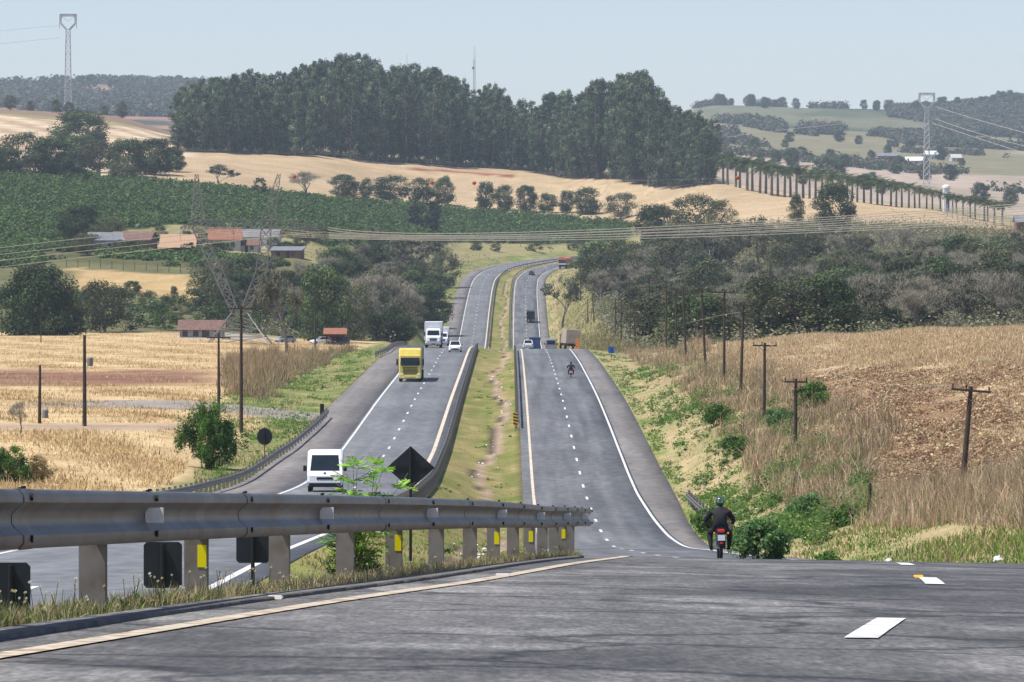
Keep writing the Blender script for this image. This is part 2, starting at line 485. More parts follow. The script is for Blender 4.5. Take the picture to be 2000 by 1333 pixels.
def hit(px, py, d0=60, d1=9000):
    d = _scan[(_scan >= d0) & (_scan <= d1)]
    X = (px - 1000) * d / F
    y = HY - F * groundZ(X, d) / d
    k = np.argmax(y <= py) if (y <= py).any() else len(d) - 1
    return float(X[k]), float(d[k]), float(groundZ(X[k], d[k]))

# ------------------------------------------------------------------ ground sheet
def inpoly(x, y, poly):
    r = np.zeros(np.shape(x), bool)
    n = len(poly)
    for i in range(n):
        x0, y0 = poly[i]
        x1, y1 = poly[(i + 1) % n]
        c = (y0 > y) != (y1 > y)
        xx = x0 + (y - y0) * (x1 - x0) / (y1 - y0 if y1 != y0 else 1e-9)
        r ^= c & (x < xx)
    return r
P_UP = [(-150, 335), (0, 335), (130, 335), (260, 350), (390, 362), (640, 388), (800, 398), (900, 408), (1060, 420), (1230, 437), (1235, 466), (1100, 478), (900, 474), (640, 482), (600, 470), (450, 447), (330, 440), (200, 458), (140, 462), (100, 474), (0, 480), (-150, 484)]
P_LOW = [(-150, 476), (0, 476), (110, 470), (170, 488), (330, 498), (420, 503), (560, 508), (560, 520), (420, 524), (330, 522), (130, 512), (0, 522), (-150, 522)]
P_YEL = [(140, 524), (420, 540), (420, 585), (240, 575), (130, 565)]
P_TAN = [(250, 352), (360, 296), (620, 303), (800, 316), (1000, 331), (1200, 348), (1400, 360), (1500, 362), (1960, 432), (2000, 465), (1800, 455), (1600, 440), (1480, 452), (1300, 445), (1230, 437), (900, 408), (640, 388), (390, 362)]
P_STR = [(-250, 226), (0, 226), (150, 238), (380, 262), (380, 300), (250, 350), (0, 350), (-250, 350)]
def C(*a): return np.array(a, float)
def redsoil(X, d, px, y):
    core = np.clip(1.25 - (((px - 1720) / 260) ** 2 + ((y - 850) / 130) ** 2), 0, 1)
    return np.clip(core * 1.15 + (fbm(X / 5, d / 9, 9) - .46) * 3.0 * sm(680, 740, y), 0, 1)
def landcolor(X, d, z):
    px, y = 1000 + F * X / np.maximum(d, 5), HY - F * z / np.maximum(d, 5)
    n1, n2, n3 = fbm(X / 9, d / 9, 1), fbm(X / 40, d / 60, 2), fbm(X / 2.2, d / 4.0, 3)
    col = np.zeros(X.shape + (3,))
    def put(mask, c):
        m = np.asarray(mask, float)[..., None]
        col[...] = col * (1 - m) + np.broadcast_to(c, col.shape) * m
    mix = lambda a, b, t: C(*a) * (1 - np.clip(t, 0, 1)[..., None]) + C(*b) * np.clip(t, 0, 1)[..., None]
    a, b, c, e = edges(d)
    jy = (n1 - .5) * 14
    put(np.ones(X.shape), mix((.20, .19, .07), (.30, .25, .13), n1 * 1.6 - .3))
    # near fields of dry maize straw
    soilmix = (n3 - .46) * 3.0
    straw = mix((.515, .385, .205), (.36, .235, .12), soilmix)
    lf = (X < a - 3.5 - 5 * sm(400, 430, d)) & (d < 975)
    put(lf, straw)
    band = sm(718, 730, y + jy) * (1 - sm(748, 758, y + jy)) * (1 - sm(380, 470, px))
    put(lf * band, mix((.17, .075, .05), (.28, .17, .10), n3))
    put(lf * sm(825, 832, y) * (1 - sm(838, 844, y)) * (px < 380), C(.36, .27, .19))
    put(lf & (y < 662) & (px > 360) & (px < 520), C(.33, .29, .27))
    rf = (X > e + 6) & (d < 690)
    red = redsoil(X, d, px, y)
    put(rf, straw)
    put(rf, mix((0, 0, 0), (.27, .12, .065), np.ones(X.shape)) * 1.0 if False else mix((.47, .36, .21), (.215, .13, .072), red))
    # verges, median
    put((X >= a - 3.5 - 5.5 * sm(400, 430, d)) & (X <= a) & (d < 1900), mix((.11, .17, .035), (.30, .24, .12), fbm(X / 1.3, d / 7, 61) * 2.4 - .7))
    put((X < a) & (X > a - 26) & (d > 413) & (d < 431 + .25 * (a - X)), mix((.30, .27, .245), (.25, .21, .18), n3))
    vg = fbm(X / 1.1, d / 8, 62) * 1.5 + fbm(X / .5, d / 1.6, 63) * 1.0
    put((X >= e) & (X < e + 4.0) & (d < 1900), mix((.12, .18, .035), (.36, .28, .15), vg * 1.1 - .85 + .16 * (X - e)))
    put((X >= e + 4.0) & (X < e + 12) & (d < 700), mix((.36, .27, .15), (.17, .16, .065), vg - .85))
    put((X > b) & (X < c), mix((.135, .16, .035), (.26, .215, .09), fbm(X / 1.2, d / 9, 64) * 2.2 - .55))
    md = (X - (b + c) / 2) - (1.0 + 0.75 * np.sin(d / 31) + .3 * np.sin(d / 11.3))
    put(((X > b) & (X < c) & (np.abs(md) < .14 + .34 * n1) & (d > 120)), mix((.42, .31, .215), (.24, .17, .12), n3 * 1.6 - .3))
    put(((X > b) & (X < c) & (np.abs(md + .45) < .16) & (d > 120)), C(.10, .075, .05))
    put((X < a - 5) & (d > 690) & (d < 1300) & (y < 650), mix((.08, .10, .035), (.17, .14, .07), n1))
    put((X > e + 3) & (d > 690) & (d < 1420), mix((.20, .17, .085), (.12, .11, .05), n1 * 2 - .5))
    put((X > e + 3) & (d > 690) & (d < 1420) & (px < 1180), mix((.28, .22, .11), (.17, .18, .06), n1 * 2 - .5))
    far = d > 1200
    put(far & inpoly(px, y + jy * .3, P_UP), mix((.035, .06, .015), (.08, .09, .03), n1))
    put(far & inpoly(px, y + jy * .3, P_LOW), mix((.05, .075, .02), (.13, .11, .05), n1))
    put((d > 1050) & inpoly(px, y + jy * .2, P_YEL), mix((.44, .32, .15), (.38, .26, .12), n1))
    put(far & inpoly(px, y + jy * .2, P_TAN), mix((.45, .335, .20), (.37, .27, .155), n2 * 2 - .5))
    put(far & (np.abs(y - (np.interp(px, [600, 1400], [316, 372]))) < 2.2) & (px > 800) & (px < 1010), C(.26, .09, .06))
    st = np.sin((X + .35 * d) / 5.0)
    put((d > 1750) & (d < 2480) & inpoly(px, y, P_STR), mix((.36, .26, .16), (.58, .46, .31), st * 1.1 + .5))
    put((d > 2440) & (d < 3600) & (px < 600), mix((.19, .13, .09), (.25, .17, .11), n1))
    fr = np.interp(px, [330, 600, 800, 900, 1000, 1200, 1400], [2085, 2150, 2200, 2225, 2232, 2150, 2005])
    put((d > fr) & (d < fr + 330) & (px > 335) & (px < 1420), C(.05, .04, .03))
    # the far valley and the hills
    fv = (d > 2050) & (px > 1360) | (d > 2700)
    pn = fbm(X / 190, d / 380, 21)
    put(fv, mix((.36, .29, .21), (.22, .20, .12), (pn - .38) * 5))
    put(fv & (d > 2300) & (d < 3300) & (px > 1360), mix((.38, .30, .23), (.30, .245, .18), (pn - .4) * 4))
    put(fv & (d > 3300) & (d < 5000) & (px > 1360), mix((.30, .25, .155), (.19, .17, .095), (pn - .42) * 6))
    put(fv & (d > 4700) & (px > 1360), mix((.15, .15, .085), (.055, .075, .04), (fbm(X / 140, d / 420, 31) - .40) * 6))
    put((d > 2750) & (px <= 1000), mix((.06, .07, .05), (.30, .17, .11), (fbm(X / 90, d / 260, 41) - .50) * 6))
    n4 = fbm(X / 1.1, d / 1.8, 77, 3)
    return np.clip(col * (0.72 + .56 * n4)[..., None], 0, 1)

out0 = np.array([.04, .5, 1, 1.6, 2.4, 3.4, 4.6, 6, 7.5, 9, 11, 13.5, 16.5, 20, 24, 29, 35, 42])
tt = np.linspace(0, 1, 62)[1:]
a, b, c, e = edges(rows)
R = rows[:, None]
Rm = np.maximum(0.17 * R, 0) + 170
outr = np.concatenate([np.repeat(out0[None], len(rows), 0), 42 + (tt[None] ** 1.35) * (Rm - 42)], 1)
nb = np.linspace(0, 1, 11)
X = np.concatenate([(a[:, None] - outr)[:, ::-1], a[:, None] + .04, ((a + b) / 2)[:, None], b[:, None] - .04,
                    b[:, None] + .01 + nb[None] * (c - b - .02)[:, None],
                    c[:, None] + .04, ((c + e) / 2)[:, None], e[:, None] - .04, e[:, None] + outr], 1)
D = np.repeat(R, X.shape[1], 1)
Z = groundZ(X, D)
_a, _b, _c, _e = (v[:, None] for v in edges(rows))
Z = Z + np.where((X < _a - 3) | (X > _e + 3), (fbm(X / 6, D / 8, 5) - .5) * np.where(D < 1000, .5, 1.2), 0)
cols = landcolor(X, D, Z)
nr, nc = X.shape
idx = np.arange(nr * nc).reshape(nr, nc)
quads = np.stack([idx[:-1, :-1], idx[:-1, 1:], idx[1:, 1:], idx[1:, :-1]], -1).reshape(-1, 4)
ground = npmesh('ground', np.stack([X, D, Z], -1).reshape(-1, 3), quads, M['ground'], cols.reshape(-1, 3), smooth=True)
tag(ground, kind='structure')

# ------------------------------------------------------------------ pavement
def asphalt(name, base, streak, near=False):
    m = bpy.data.materials.new(name)
    m.use_nodes = True
    t = m.node_tree
    b_ = t.nodes['Principled BSDF']
    b_.inputs['Roughness'].default_value = 0.72
    b_.inputs['Specular IOR Level'].default_value = 0.35
    tc = t.nodes.new('ShaderNodeTexCoord')
    def noise(scale, sc, detail=5, lo=.3, hi=.7, a0=.8, a1=1.2):
        mp = t.nodes.new('ShaderNodeMapping')
        mp.inputs['Scale'].default_value = sc
        t.links.new(tc.outputs['Object'], mp.inputs[0])
        n = t.nodes.new('ShaderNodeTexNoise')
        n.inputs['Scale'].default_value = scale
        n.inputs['Detail'].default_value = detail
        t.links.new(mp.outputs[0], n.inputs['Vector'])
        r = t.nodes.new('ShaderNodeMapRange')
        r.inputs[1].default_value, r.inputs[2].default_value = lo, hi
        r.inputs[3].default_value, r.inputs[4].default_value = a0, a1
        t.links.new(n.outputs[0], r.inputs[0])
        return r.outputs[0], n.outputs[0]
    def mul(p, q):
        x = t.nodes.new('ShaderNodeMath')
        x.operation = 'MULTIPLY'
        t.links.new(p, x.inputs[0])
        t.links.new(q, x.inputs[1])
        return x.outputs[0]
    v, _ = noise(1.0, (.9, .012, 1), 4, .32, .68, 1 - streak, 1 + streak)     # wheel tracks
    v2, _ = noise(.12, (1, .5, 1), 6, .3, .7, .82, 1.18)                       # patches
    v3, nf = noise(16 if near else 1.6, (1, .35 if near else .5, 1), 8, .3, .7, .74 if near else .72, 1.27 if near else 1.28)   # grain
    val = mul(mul(v, v2), v3)
    if near:
        v4, _ = noise(.42, (1, .45, 1), 9, .48, .58, 1.0, .60)                 # oily patches
        v5, _ = noise(.75, (1, .55, 1), 10, .50, .58, .95, 1.5)               # worn pale patches
        v6, n6 = noise(34, (1, .13, 1), 4, .32, .68, .70, 1.32)
        v7, _ = noise(7, (1, .16, 1), 6, .35, .65, .84, 1.17)
        val = mul(mul(mul(mul(val, v4), v5), v6), v7)
        nf = n6
        vo = t.nodes.new('ShaderNodeTexVoronoi')
        vo.feature = 'DISTANCE_TO_EDGE'
        vo.inputs['Scale'].default_value = .30
        wn = t.nodes.new('ShaderNodeTexNoise')
        wn.inputs['Scale'].default_value = 1.3
        wn.inputs['Detail'].default_value = 5
        t.links.new(tc.outputs['Object'], wn.inputs['Vector'])
        ad = t.nodes.new('ShaderNodeVectorMath')
        ad.operation = 'ADD'
        t.links.new(tc.outputs['Object'], ad.inputs[0])
        t.links.new(wn.outputs['Color'], ad.inputs[1])
        t.links.new(ad.outputs[0], vo.inputs['Vector'])
        cr = t.nodes.new('ShaderNodeMapRange')
        cr.inputs[1].default_value, cr.inputs[2].default_value = 0.004, .034
        cr.inputs[3].default_value, cr.inputs[4].default_value = .36, 1
        t.links.new(vo.outputs[0], cr.inputs[0])
        val = mul(val, cr.outputs[0])
    mx = t.nodes.new('ShaderNodeVectorMath')
    mx.operation = 'SCALE'
    mx.inputs[0].default_value = base
    t.links.new(val, mx.inputs['Scale'])
    t.links.new(mx.outputs[0], b_.inputs['Base Color'])
    bp = t.nodes.new('ShaderNodeBump')
    bp.inputs['Strength'].default_value = .55 if near else .3
    bp.inputs['Distance'].default_value = .012 if near else .02
    t.links.new(nf, bp.inputs['Height'])
    t.links.new(bp.outputs[0], b_.inputs['Normal'])
    return m
M['asphaltR'] = asphalt('worn_asphalt', (.118, .120, .122), .30)
M['asphaltN'] = asphalt('near_asphalt', (.108, .1035, .0975), .20, near=True)
M['asphaltL'] = asphalt('grey_asphalt', (.138, .142, .146), .13)
M['shoulder'] = asphalt('brownish_shoulder_asphalt', (.165, .150, .137), .14)

def strip(name, f0, f1, zf, d0, d1, mt, lift=0.0, skirt=0.3, n=5, kind='structure', parent=None):
    dd = rows[(rows > d0) & (rows < d1)]
    dd = np.concatenate([[d0], dd, [d1]])
    x0, x1 = f0(dd), f1(dd)
    V = []
    for k in range(n):
        x = lerp(x0, x1, k / (n - 1))
        V.append(np.stack([x, dd, zf(x, dd) + lift], -1))
    if skirt:
        p, q = V[0].copy(), V[-1].copy()
        p[:, 2] -= skirt
        q[:, 2] -= skirt
        V = [p] + V + [q]
    V = np.stack(V, 1)
    m, k = V.shape[:2]
    ii = np.arange(m * k).reshape(m, k)
    Q = np.stack([ii[:-1, :-1], ii[:-1, 1:], ii[1:, 1:], ii[1:, :-1]], -1).reshape(-1, 4)
    o = npmesh(name, V.reshape(-1, 3), Q, mt, parent=parent)
    if kind: tag(o, kind=kind)
    return o
zR = lambda x, d: ZR(d) + crossR(x, d)
zL = lambda x, d: ZL(d)
k_ = SLN
strip('road', lambda d: XR(d) - .75 * k_(d), lambda d: XR(d) + 7.42 * k_(d), zR, -60, 72, M['asphaltN'])
strip('road', lambda d: XR(d) - .75 * k_(d), lambda d: XR(d) + 7.42 * k_(d), zR, 72, 1828, M['asphaltR'])
strip('paved_shoulder', lambda d: XR(d) + 7.42 * k_(d), lambda d: XR(d) + (7.25 + _SH(d)) * k_(d), zR, -60, 1828, M['shoulder'], n=3, lift=-.004)
strip('road', lambda d: XL(d) - 7.42 * k_(d), lambda d: XL(d) + .75 * k_(d), zL, -60, 1828, M['asphaltL'])
strip('paved_shoulder', lambda d: XL(d) - 11.4 * k_(d), lambda d: XL(d) - 7.42 * k_(d), zL, -60, 1828, M['shoulder'], n=3, lift=-.004)
M['paint'] = mat('worn_white_paint', (.66, .66, .64), rough=.7, var=.25, scale=9, dark=(.30, .29, .28), darkscale=2.0, darkamt=.6)
M['paintcream'] = mat('dusty_cream_paint', (.60, .52, .40), rough=.8, var=.2, scale=3, dark=(.36, .25, .16), darkscale=1.3, darkamt=.7)
def line(xf, zf, d0, d1, w_, mt):
    return strip('road_marking', lambda d: xf(d) - w_ / 2 * k_(d), lambda d: xf(d) + w_ / 2 * k_(d), zf, d0, d1, mt, lift=.007, skirt=0, n=2)
M['paintrust'] = mat('gritty_edge_paint', (.50, .43, .33), rough=.85, var=.3, scale=9, dark=(.22, .14, .085), darkscale=7, darkamt=.95)
line(lambda d: XR(d), zR, -20, 72, .13, M['paintrust'])
line(lambda d: XR(d), zR, 72, 1828, .20, M['paintcream'])
line(lambda d: XR(d) + 7.2 * k_(d), zR, -20, 1828, .17, M['paint'])
line(lambda d: XL(d), zL, -20, 300, .20, M['paint'])
line(lambda d: XL(d), zL, 300, 1828, .30, M['paintcream'])
line(lambda d: XL(d) - 7.2 * k_(d), zL, -20, 1828, .17, M['paint'])
def dashes(xf, zf, start, stop, w_, mt):
    V, Q = [], []
    d = start
    while d < stop:
        dd = np.concatenate([[d], rows[(rows > d) & (rows < d + 4)], [d + 4]])
        for p, q in zip(dd[:-1], dd[1:]):
            k = len(V)
            for x, y in ((xf(p) - w_ / 2, p), (xf(p) + w_ / 2, p), (xf(q) + w_ / 2, q), (xf(q) - w_ / 2, q)):
                V.append((float(x), float(y), float(zf(np.array(x), np.array(y))) + .007))
            Q.append((k, k + 1, k + 2, k + 3))
        d += 16
    tag(npmesh('road_marking', np.array(V), np.array(Q), mt), kind='structure')
M['paintnew'] = mat('white_lane_paint', (.66, .66, .63), rough=.8, var=.18, scale=14, dark=(.22, .22, .215), darkscale=9, darkamt=.75)
dashes(lambda d: XR(d) + 3.6 * k_(d) - (.31 - .030 * np.clip(d - 22.4, 0, 4)) * (1 - sm(27, 37, d)), zR, 22.4, 1780, .165, M['paintnew'])
dashes(lambda d: XL(d) - 3.6 * k_(d), zL, 26, 1780, .17, M['paintnew'])
# side road joining the left carriageway, and yard behind the field
kerb = strip('kerb', lambda d: XR(d) - .52, lambda d: XR(d) - .40, zR, 6, 58, M['concrete'], lift=.022, skirt=.2, n=3)
M['kerbdark'] = mat('tarred_kerb', (.12, .112, .102), rough=.9, var=.4, scale=5, bump=.5, bscale=25, dark=(.25, .2, .15), darkscale=3, darkamt=.5)
kerb.data.materials[0] = M['kerbdark']

# ------------------------------------------------------------------ stuff: blades and leaves
def jit(base, n, v=.18, hue=.08):
    c = np.array(base, float)[None] * (1 + rng.normal(0, v, (n, 1)).clip(-.5, .7))
    return np.clip(c * (1 + rng.normal(0, hue, (n, 3))), .003, .95)
def pick(bases, n, p=None, v=.18):
    i = rng.choice(len(bases), n, p=p)
    b_ = np.array(bases, float)[i]
    return np.clip(b_ * (1 + rng.normal(0, v, (n, 1)).clip(-.5, .7)) * (1 + rng.normal(0, .06, (n, 3))), .003, .95)
def blade_geo(P, h, w_, lean, bend=True):
    n = len(P)
    az = rng.uniform(0, 2 * np.pi, n)
    wd = np.stack([np.cos(az), np.sin(az), np.zeros(n)], -1) * (w_ / 2)[:, None]
    la = rng.uniform(0, 2 * np.pi, n)
    ln = rng.uniform(.1, 1, n) * lean
    dr = np.stack([np.cos(la) * ln, np.sin(la) * ln, np.sqrt(np.clip(1 - ln ** 2, .04, 1))], -1)
    tip = P + dr * h[:, None]
    if not bend:
        V = np.stack([P - wd, P + wd, tip], 1).reshape(-1, 3)
        return V, np.arange(3 * n).reshape(n, 3), 3
    mid = P + (dr * np.array([.35, .35, 1.05])) * (h * .55)[:, None]
    V = np.stack([P - wd, P + wd, mid + wd * .7, mid - wd * .7, tip + wd * .08, tip - wd * .08], 1).reshape(-1, 3)
    k = np.arange(n)[:, None] * 6
    Q = np.stack([k + np.array([[0, 1, 2, 3]]), k + np.array([[3, 2, 4, 5]])], 1).reshape(-1, 4)
    return V, Q, 6
def blades(name, P, h, w_, lean, cols, bend=False, mt='blade'):
    V, Q, m = blade_geo(P, h, w_, lean, bend)
    o = npmesh(name, V, Q, M[mt], np.repeat(cols, m, 0))
    return tag(o, kind='stuff')
def leaf_geo(Cn, size, out=None, asp=.55, upb=.35):
    n = len(Cn)
    nm = rng.normal(0, 1, (n, 3))
    if out is not None:
        nm = nm * .5 + out * 1.0
    nm[:, 2] += upb
    nm /= np.linalg.norm(nm, axis=1)[:, None] + 1e-9
    r = rng.normal(0, 1, (n, 3))
    t = np.cross(nm, r)
    t /= np.linalg.norm(t, axis=1)[:, None] + 1e-9
    b_ = np.cross(nm, t)
    t *= (size / 2)[:, None]
    b_ *= (size / 2 * asp)[:, None]
    V = np.stack([Cn - t, Cn + b_, Cn + t, Cn - b_], 1).reshape(-1, 3)
    return V, np.arange(4 * n).reshape(n, 4)
def onland(px0, px1, d0, d1, n, log=True):
    px = rng.uniform(px0, px1, n)
    d = np.exp(rng.uniform(math.log(d0), math.log(d1), n)) if log else rng.uniform(d0, d1, n)
    X = (px - 1000) * d / F
    z = groundZ(X, d)
    return X, d, z, px, HY - F * z / d

# maize straw, left field
X, d, z, px, y = onland(-80, 720, 255, 970, 260000)
a, b, c, e = edges(d)
k = (X < a - 3 - 6 * sm(400, 430, d) - 3 * fbm(d / 20, X / 20, 4)) & ~((y > 722) & (y < 752) & (px < 430) & (rng.random(len(X)) < .8)) & ~((y < 663) & (px > 360)) & ~((y > 826) & (y < 841) & (px < 380))
row = np.sin((X * .8 + d * .25) / .55 * 1.0)
k &= (rng.random(len(X)) < .55 + .45 * np.sin((X + .30 * d) / 2.6))
X, d, z, px, y = X[k], d[k], z[k], px[k], y[k]
n = len(X)
stripe = 1 + (.30 * np.sin((X + .42 * d + 3 * fbm(d / 40, X / 40, 71)) / .95) - .06) * sm(752, 762, y) * (1 - sm(822, 832, y))
h = rng.uniform(.12, .42, n) * np.where(rng.random(n) < .10, 1.8, 1)
blades('maize_straw', np.stack([X, d, z - .03], -1), h, rng.uniform(.04, .11, n), .97,
       pick([(.60, .445, .225), (.69, .54, .31), (.45, .30, .13), (.30, .19, .09)], n, [.42, .25, .23, .10]) * stripe[:, None])
tag(bpy.data.objects['maize_straw'], 'pale dry maize straw covering the field left of the highway', 'straw')
# maize straw, right field
X, d, z, px, y = onland(1400, 2080, 165, 680, 330000)
a, b, c, e = edges(d)
k = (X > e + 6.5 + 5 * fbm(d / 20, X / 20, 4))
red = redsoil(X, d, px, y)
k &= rng.random(len(X)) > red * .66
X, d, z, y = X[k], d[k], z[k], y[k]
n = len(X)
tall = (y < 720) | (d < 235)
h = rng.uniform(.10, .34, n) * np.where(tall, 1.9, 1)
blades('maize_straw', np.stack([X, d, z - .03], -1), h, rng.uniform(.035, .12, n), .97,
       pick([(.54, .43, .26), (.66, .55, .37), (.40, .28, .15), (.28, .16, .09)], n, [.42, .20, .26, .12]))
tag(bpy.data.objects['maize_straw.001'], 'straw and standing stubble over red soil in the field right of the poles', 'straw')
# dry grass tall on the banks
def bank(name, mask, px0, px1, d0, d1, n, hr, cols, p, lean=.7, wr=(.03, .08), bend=True, label=None, cat='grass', clump=0):
    X, d, z, px, y = onland(px0, px1, d0, d1, n)
    if clump:
        m_ = n // clump
        ci = rng.integers(0, m_, n)
        X, d = X[:m_][ci] + rng.normal(0, .42, n), d[:m_][ci] + rng.normal(0, .9, n)
        hk = rng.gamma(4, .25, m_)[ci]
        z = groundZ(X, d)
        px, y = 1000 + F * X / d, HY - F * z / d
    k = mask(X, d, px, y)
    X, d, z = X[k], d[k], z[k]
    n = len(X)
    dens = fbm(X / 2.5, d / 5, 12) * (hk[k] if clump else 1)
    o = blades(name, np.stack([X, d, z - .05], -1), rng.uniform(hr[0], hr[1], n) * (.2 + 1.5 * dens * (.5 + fbm(X / 7, d / 13, 44))), rng.uniform(wr[0], wr[1], n), lean,
               pick(cols, n, p), bend)
    return tag(o, label, cat)
DRY = [(.50, .385, .24), (.40, .285, .18), (.27, .185, .125), (.17, .19, .06)]
bank('tall_dry_grass', lambda X, d, px, y: (X > edges(d)[3] + 3.8 + 2.4 * fbm(d / 9, X / 9, 3)) & (X < edges(d)[3] + 4 + 9 * sm(225, 320, d) + 5 * fbm(d / 14, X * 0, 8)) & (X > edges(d)[3] + 2.5),
     1130, 1760, 215, 700, 125000, (.32, 1.25), DRY, [.44, .26, .12, .18], clump=55, lean=.9, label='tall dry cane grass on the bank between right shoulder and poles')
bank('tall_dry_grass', lambda X, d, px, y: (X < edges(d)[0] - 4 - 6 * fbm(d / 14, X * 0 + 2.5, 3)) & (X > edges(d)[0] - 8 - 14 * sm(430, 520, d) - 9 * (fbm(d / 18, X * 0, 8) - .5)) & (d > 438 + .8 * (X - edges(d)[0] + 10)),
     440, 820, 425, 700, 80000, (.4, 1.5), [(.42, .31, .19), (.34, .24, .15), (.25, .17, .11), (.14, .20, .05)], [.34, .28, .22, .16], clump=50, lean=.9, label='brown dry grass bank beside the left shoulder')
bank('tall_dry_grass', lambda X, d, px, y: (X > edges(d)[3] + 3.0 + 1.5 * fbm(d / 5, X / 5, 3)) & (px > 1640 - 1.2 * (y - 900)) & (y < 1035), 1380, 2080, 105, 240, 110000, (.25, .95),
     DRY, [.5, .24, .12, .14], clump=60, lean=.97, wr=(.015, .045), label='tan dry grass and broken maize stalks above the right verge')
# short verge grass
VG = [(.12, .22, .03), (.18, .26, .05), (.33, .28, .13), (.42, .34, .20)]
bank('verge_grass', lambda X, d, px, y: (X > edges(d)[3] + .05) & (X < edges(d)[3] + 5.5), 1080, 2100, 70, 690, 120000, (.08, .30), VG, [.34, .27, .24, .15], wr=(.02, .06),
     label='green and dry verge grass along the right shoulder')
bank('verge_grass', lambda X, d, px, y: (X < edges(d)[0] - .05) & (X > edges(d)[0] - 10) & (fbm(X / 5, d / 10, 66) > .36), 380, 880, 240, 700, 60000, (.08, .36), VG, [.42, .30, .18, .10], wr=(.03, .07),
     label='bright green verge grass beside the left shoulder')
bank('median_grass', lambda X, d, px, y: (X > edges(d)[1] + .1) & (X < edges(d)[2] - .1) & (rng.random(len(X)) < .6) & (np.abs((X - (edges(d)[1] + edges(d)[2]) / 2) - (1.0 + 0.75 * np.sin(d / 31) + .3 * np.sin(d / 11.3))) > .5), 420, 1060, 60, 690, 70000, (.05, .20),
     [(.14, .18, .035), (.20, .21, .06), (.31, .26, .12)], [.45, .35, .2], wr=(.02, .05), label='short olive grass of the central reservation')
# plantation of dark green bushes
def bushes(name, poly, px0, px1, d0, d1, n, cols, p, label, r=1.5, m=15, hgt=2.2, rowgap=True):
    X, d, z, px, y = onland(px0, px1, d0, d1, n, log=False)
    k = inpoly(px, y, poly)
    if rowgap:
        ph = (d + .22 * X + 16 * fbm(X / 60, d / 60, 5)) / 5.2
        k &= (np.abs(ph - np.round(ph)) < .25)
    k &= fbm(X / 30, d / 30, 15) > .30
    X, d, z = X[k], d[k], z[k]
    nb_ = len(X)
    m = 22
    sz = rng.uniform(.75, 1.25, nb_)
    o = rng.normal(0, 1, (nb_, m, 3))
    o /= np.linalg.norm(o, axis=2)[..., None]
    o[..., 2] = np.abs(o[..., 2])
    P = np.stack([X, d, z], -1)[:, None] + o * (np.array([r, r, hgt]) * rng.uniform(.6, 1, (nb_, m, 1))) * sz[:, None, None]
    o, P = o.reshape(-1, 3), P.reshape(-1, 3)
    V, Q = leaf_geo(P, rng.uniform(.5, 1.15, len(P)), o, .75, .4)
    cb = pick(cols, nb_, p, .22)
    cc = np.repeat(np.repeat(cb, m, 0) * rng.uniform(.75, 1.3, (nb_ * m, 1)), 4, 0)
    return tag(npmesh(name, V, Q, M['leaf'], cc), label, 'plantation', kind='stuff')
GR = [(.062, .112, .026), (.085, .142, .035), (.045, .08, .022), (.12, .15, .052)]
bushes('plantation', P_UP, -60, 1240, 1250, 2080, 62000, GR, [.45, .3, .2, .05], 'dark green coffee plantation in rows on the hillside')
bushes('plantation', P_LOW, -60, 570, 1180, 1330, 9000, GR, [.45, .3, .2, .05], 'strip of green bushes below the farm houses', rowgap=False, hgt=1.6)
# far woods on the hills
def farwood(name, mask, px0, px1, d0, d1, n, cols, r, label):
    X, d, z, px, y = onland(px0, px1, d0, d1, n, log=False)
    k = mask(X, d, px, y)
    X, d, z = X[k], d[k], z[k]
    n = len(X)
    m = 26
    sz = rng.uniform(.6, 1.4, n)
    o = rng.normal(0, 1, (n, m, 3))
    o /= np.linalg.norm(o, axis=2)[..., None]
    o[..., 2] = np.abs(o[..., 2])
    P = np.stack([X, d, z], -1)[:, None] + o * np.array([r, r, r * 1.3]) * rng.uniform(.5, 1, (n, m, 1)) * sz[:, None, None]
    P, o = P.reshape(-1, 3), o.reshape(-1, 3)
    V, Q = leaf_geo(P, rng.uniform(.3, .7, len(P)) * r, o, .8, .3)
    cc = np.repeat(np.repeat(pick(cols, n), m, 0), 4, 0)
    return tag(npmesh(name, V, Q, M['leaf'], cc), label, 'wood', kind='stuff')
DK = [(.06, .075, .04), (.08, .09, .05), (.12, .105, .075)]
farwood('distant_woods', lambda X, d, px, y: (fbm(X / 140, d / 420, 31) > np.where((px > 1530) & (px < 1740) & (y > 203) & (y < 262), .60, np.where((y < 222), .45, np.where(px > 1700, .46, .51)))), 1360, 2080, 4300, 5900, 15000, DK, 6.0, 'blue hazy woods on the far hills right of the forest')
farwood('distant_woods', lambda X, d, px, y: (fbm(X / 90, d / 200, 51) > np.where(d < 3200, .66, .56)), 1360, 2080, 2500, 4300, 3800, DK, 4.5, 'scattered hazy thickets in the far valley behind the palms')
farwood('distant_woods', lambda X, d, px, y: (fbm(X / 90, d / 260, 41) < .56), -60, 480, 4700, 6300, 9000, DK, 8.0, 'blue hazy wooded ridge at the left horizon')

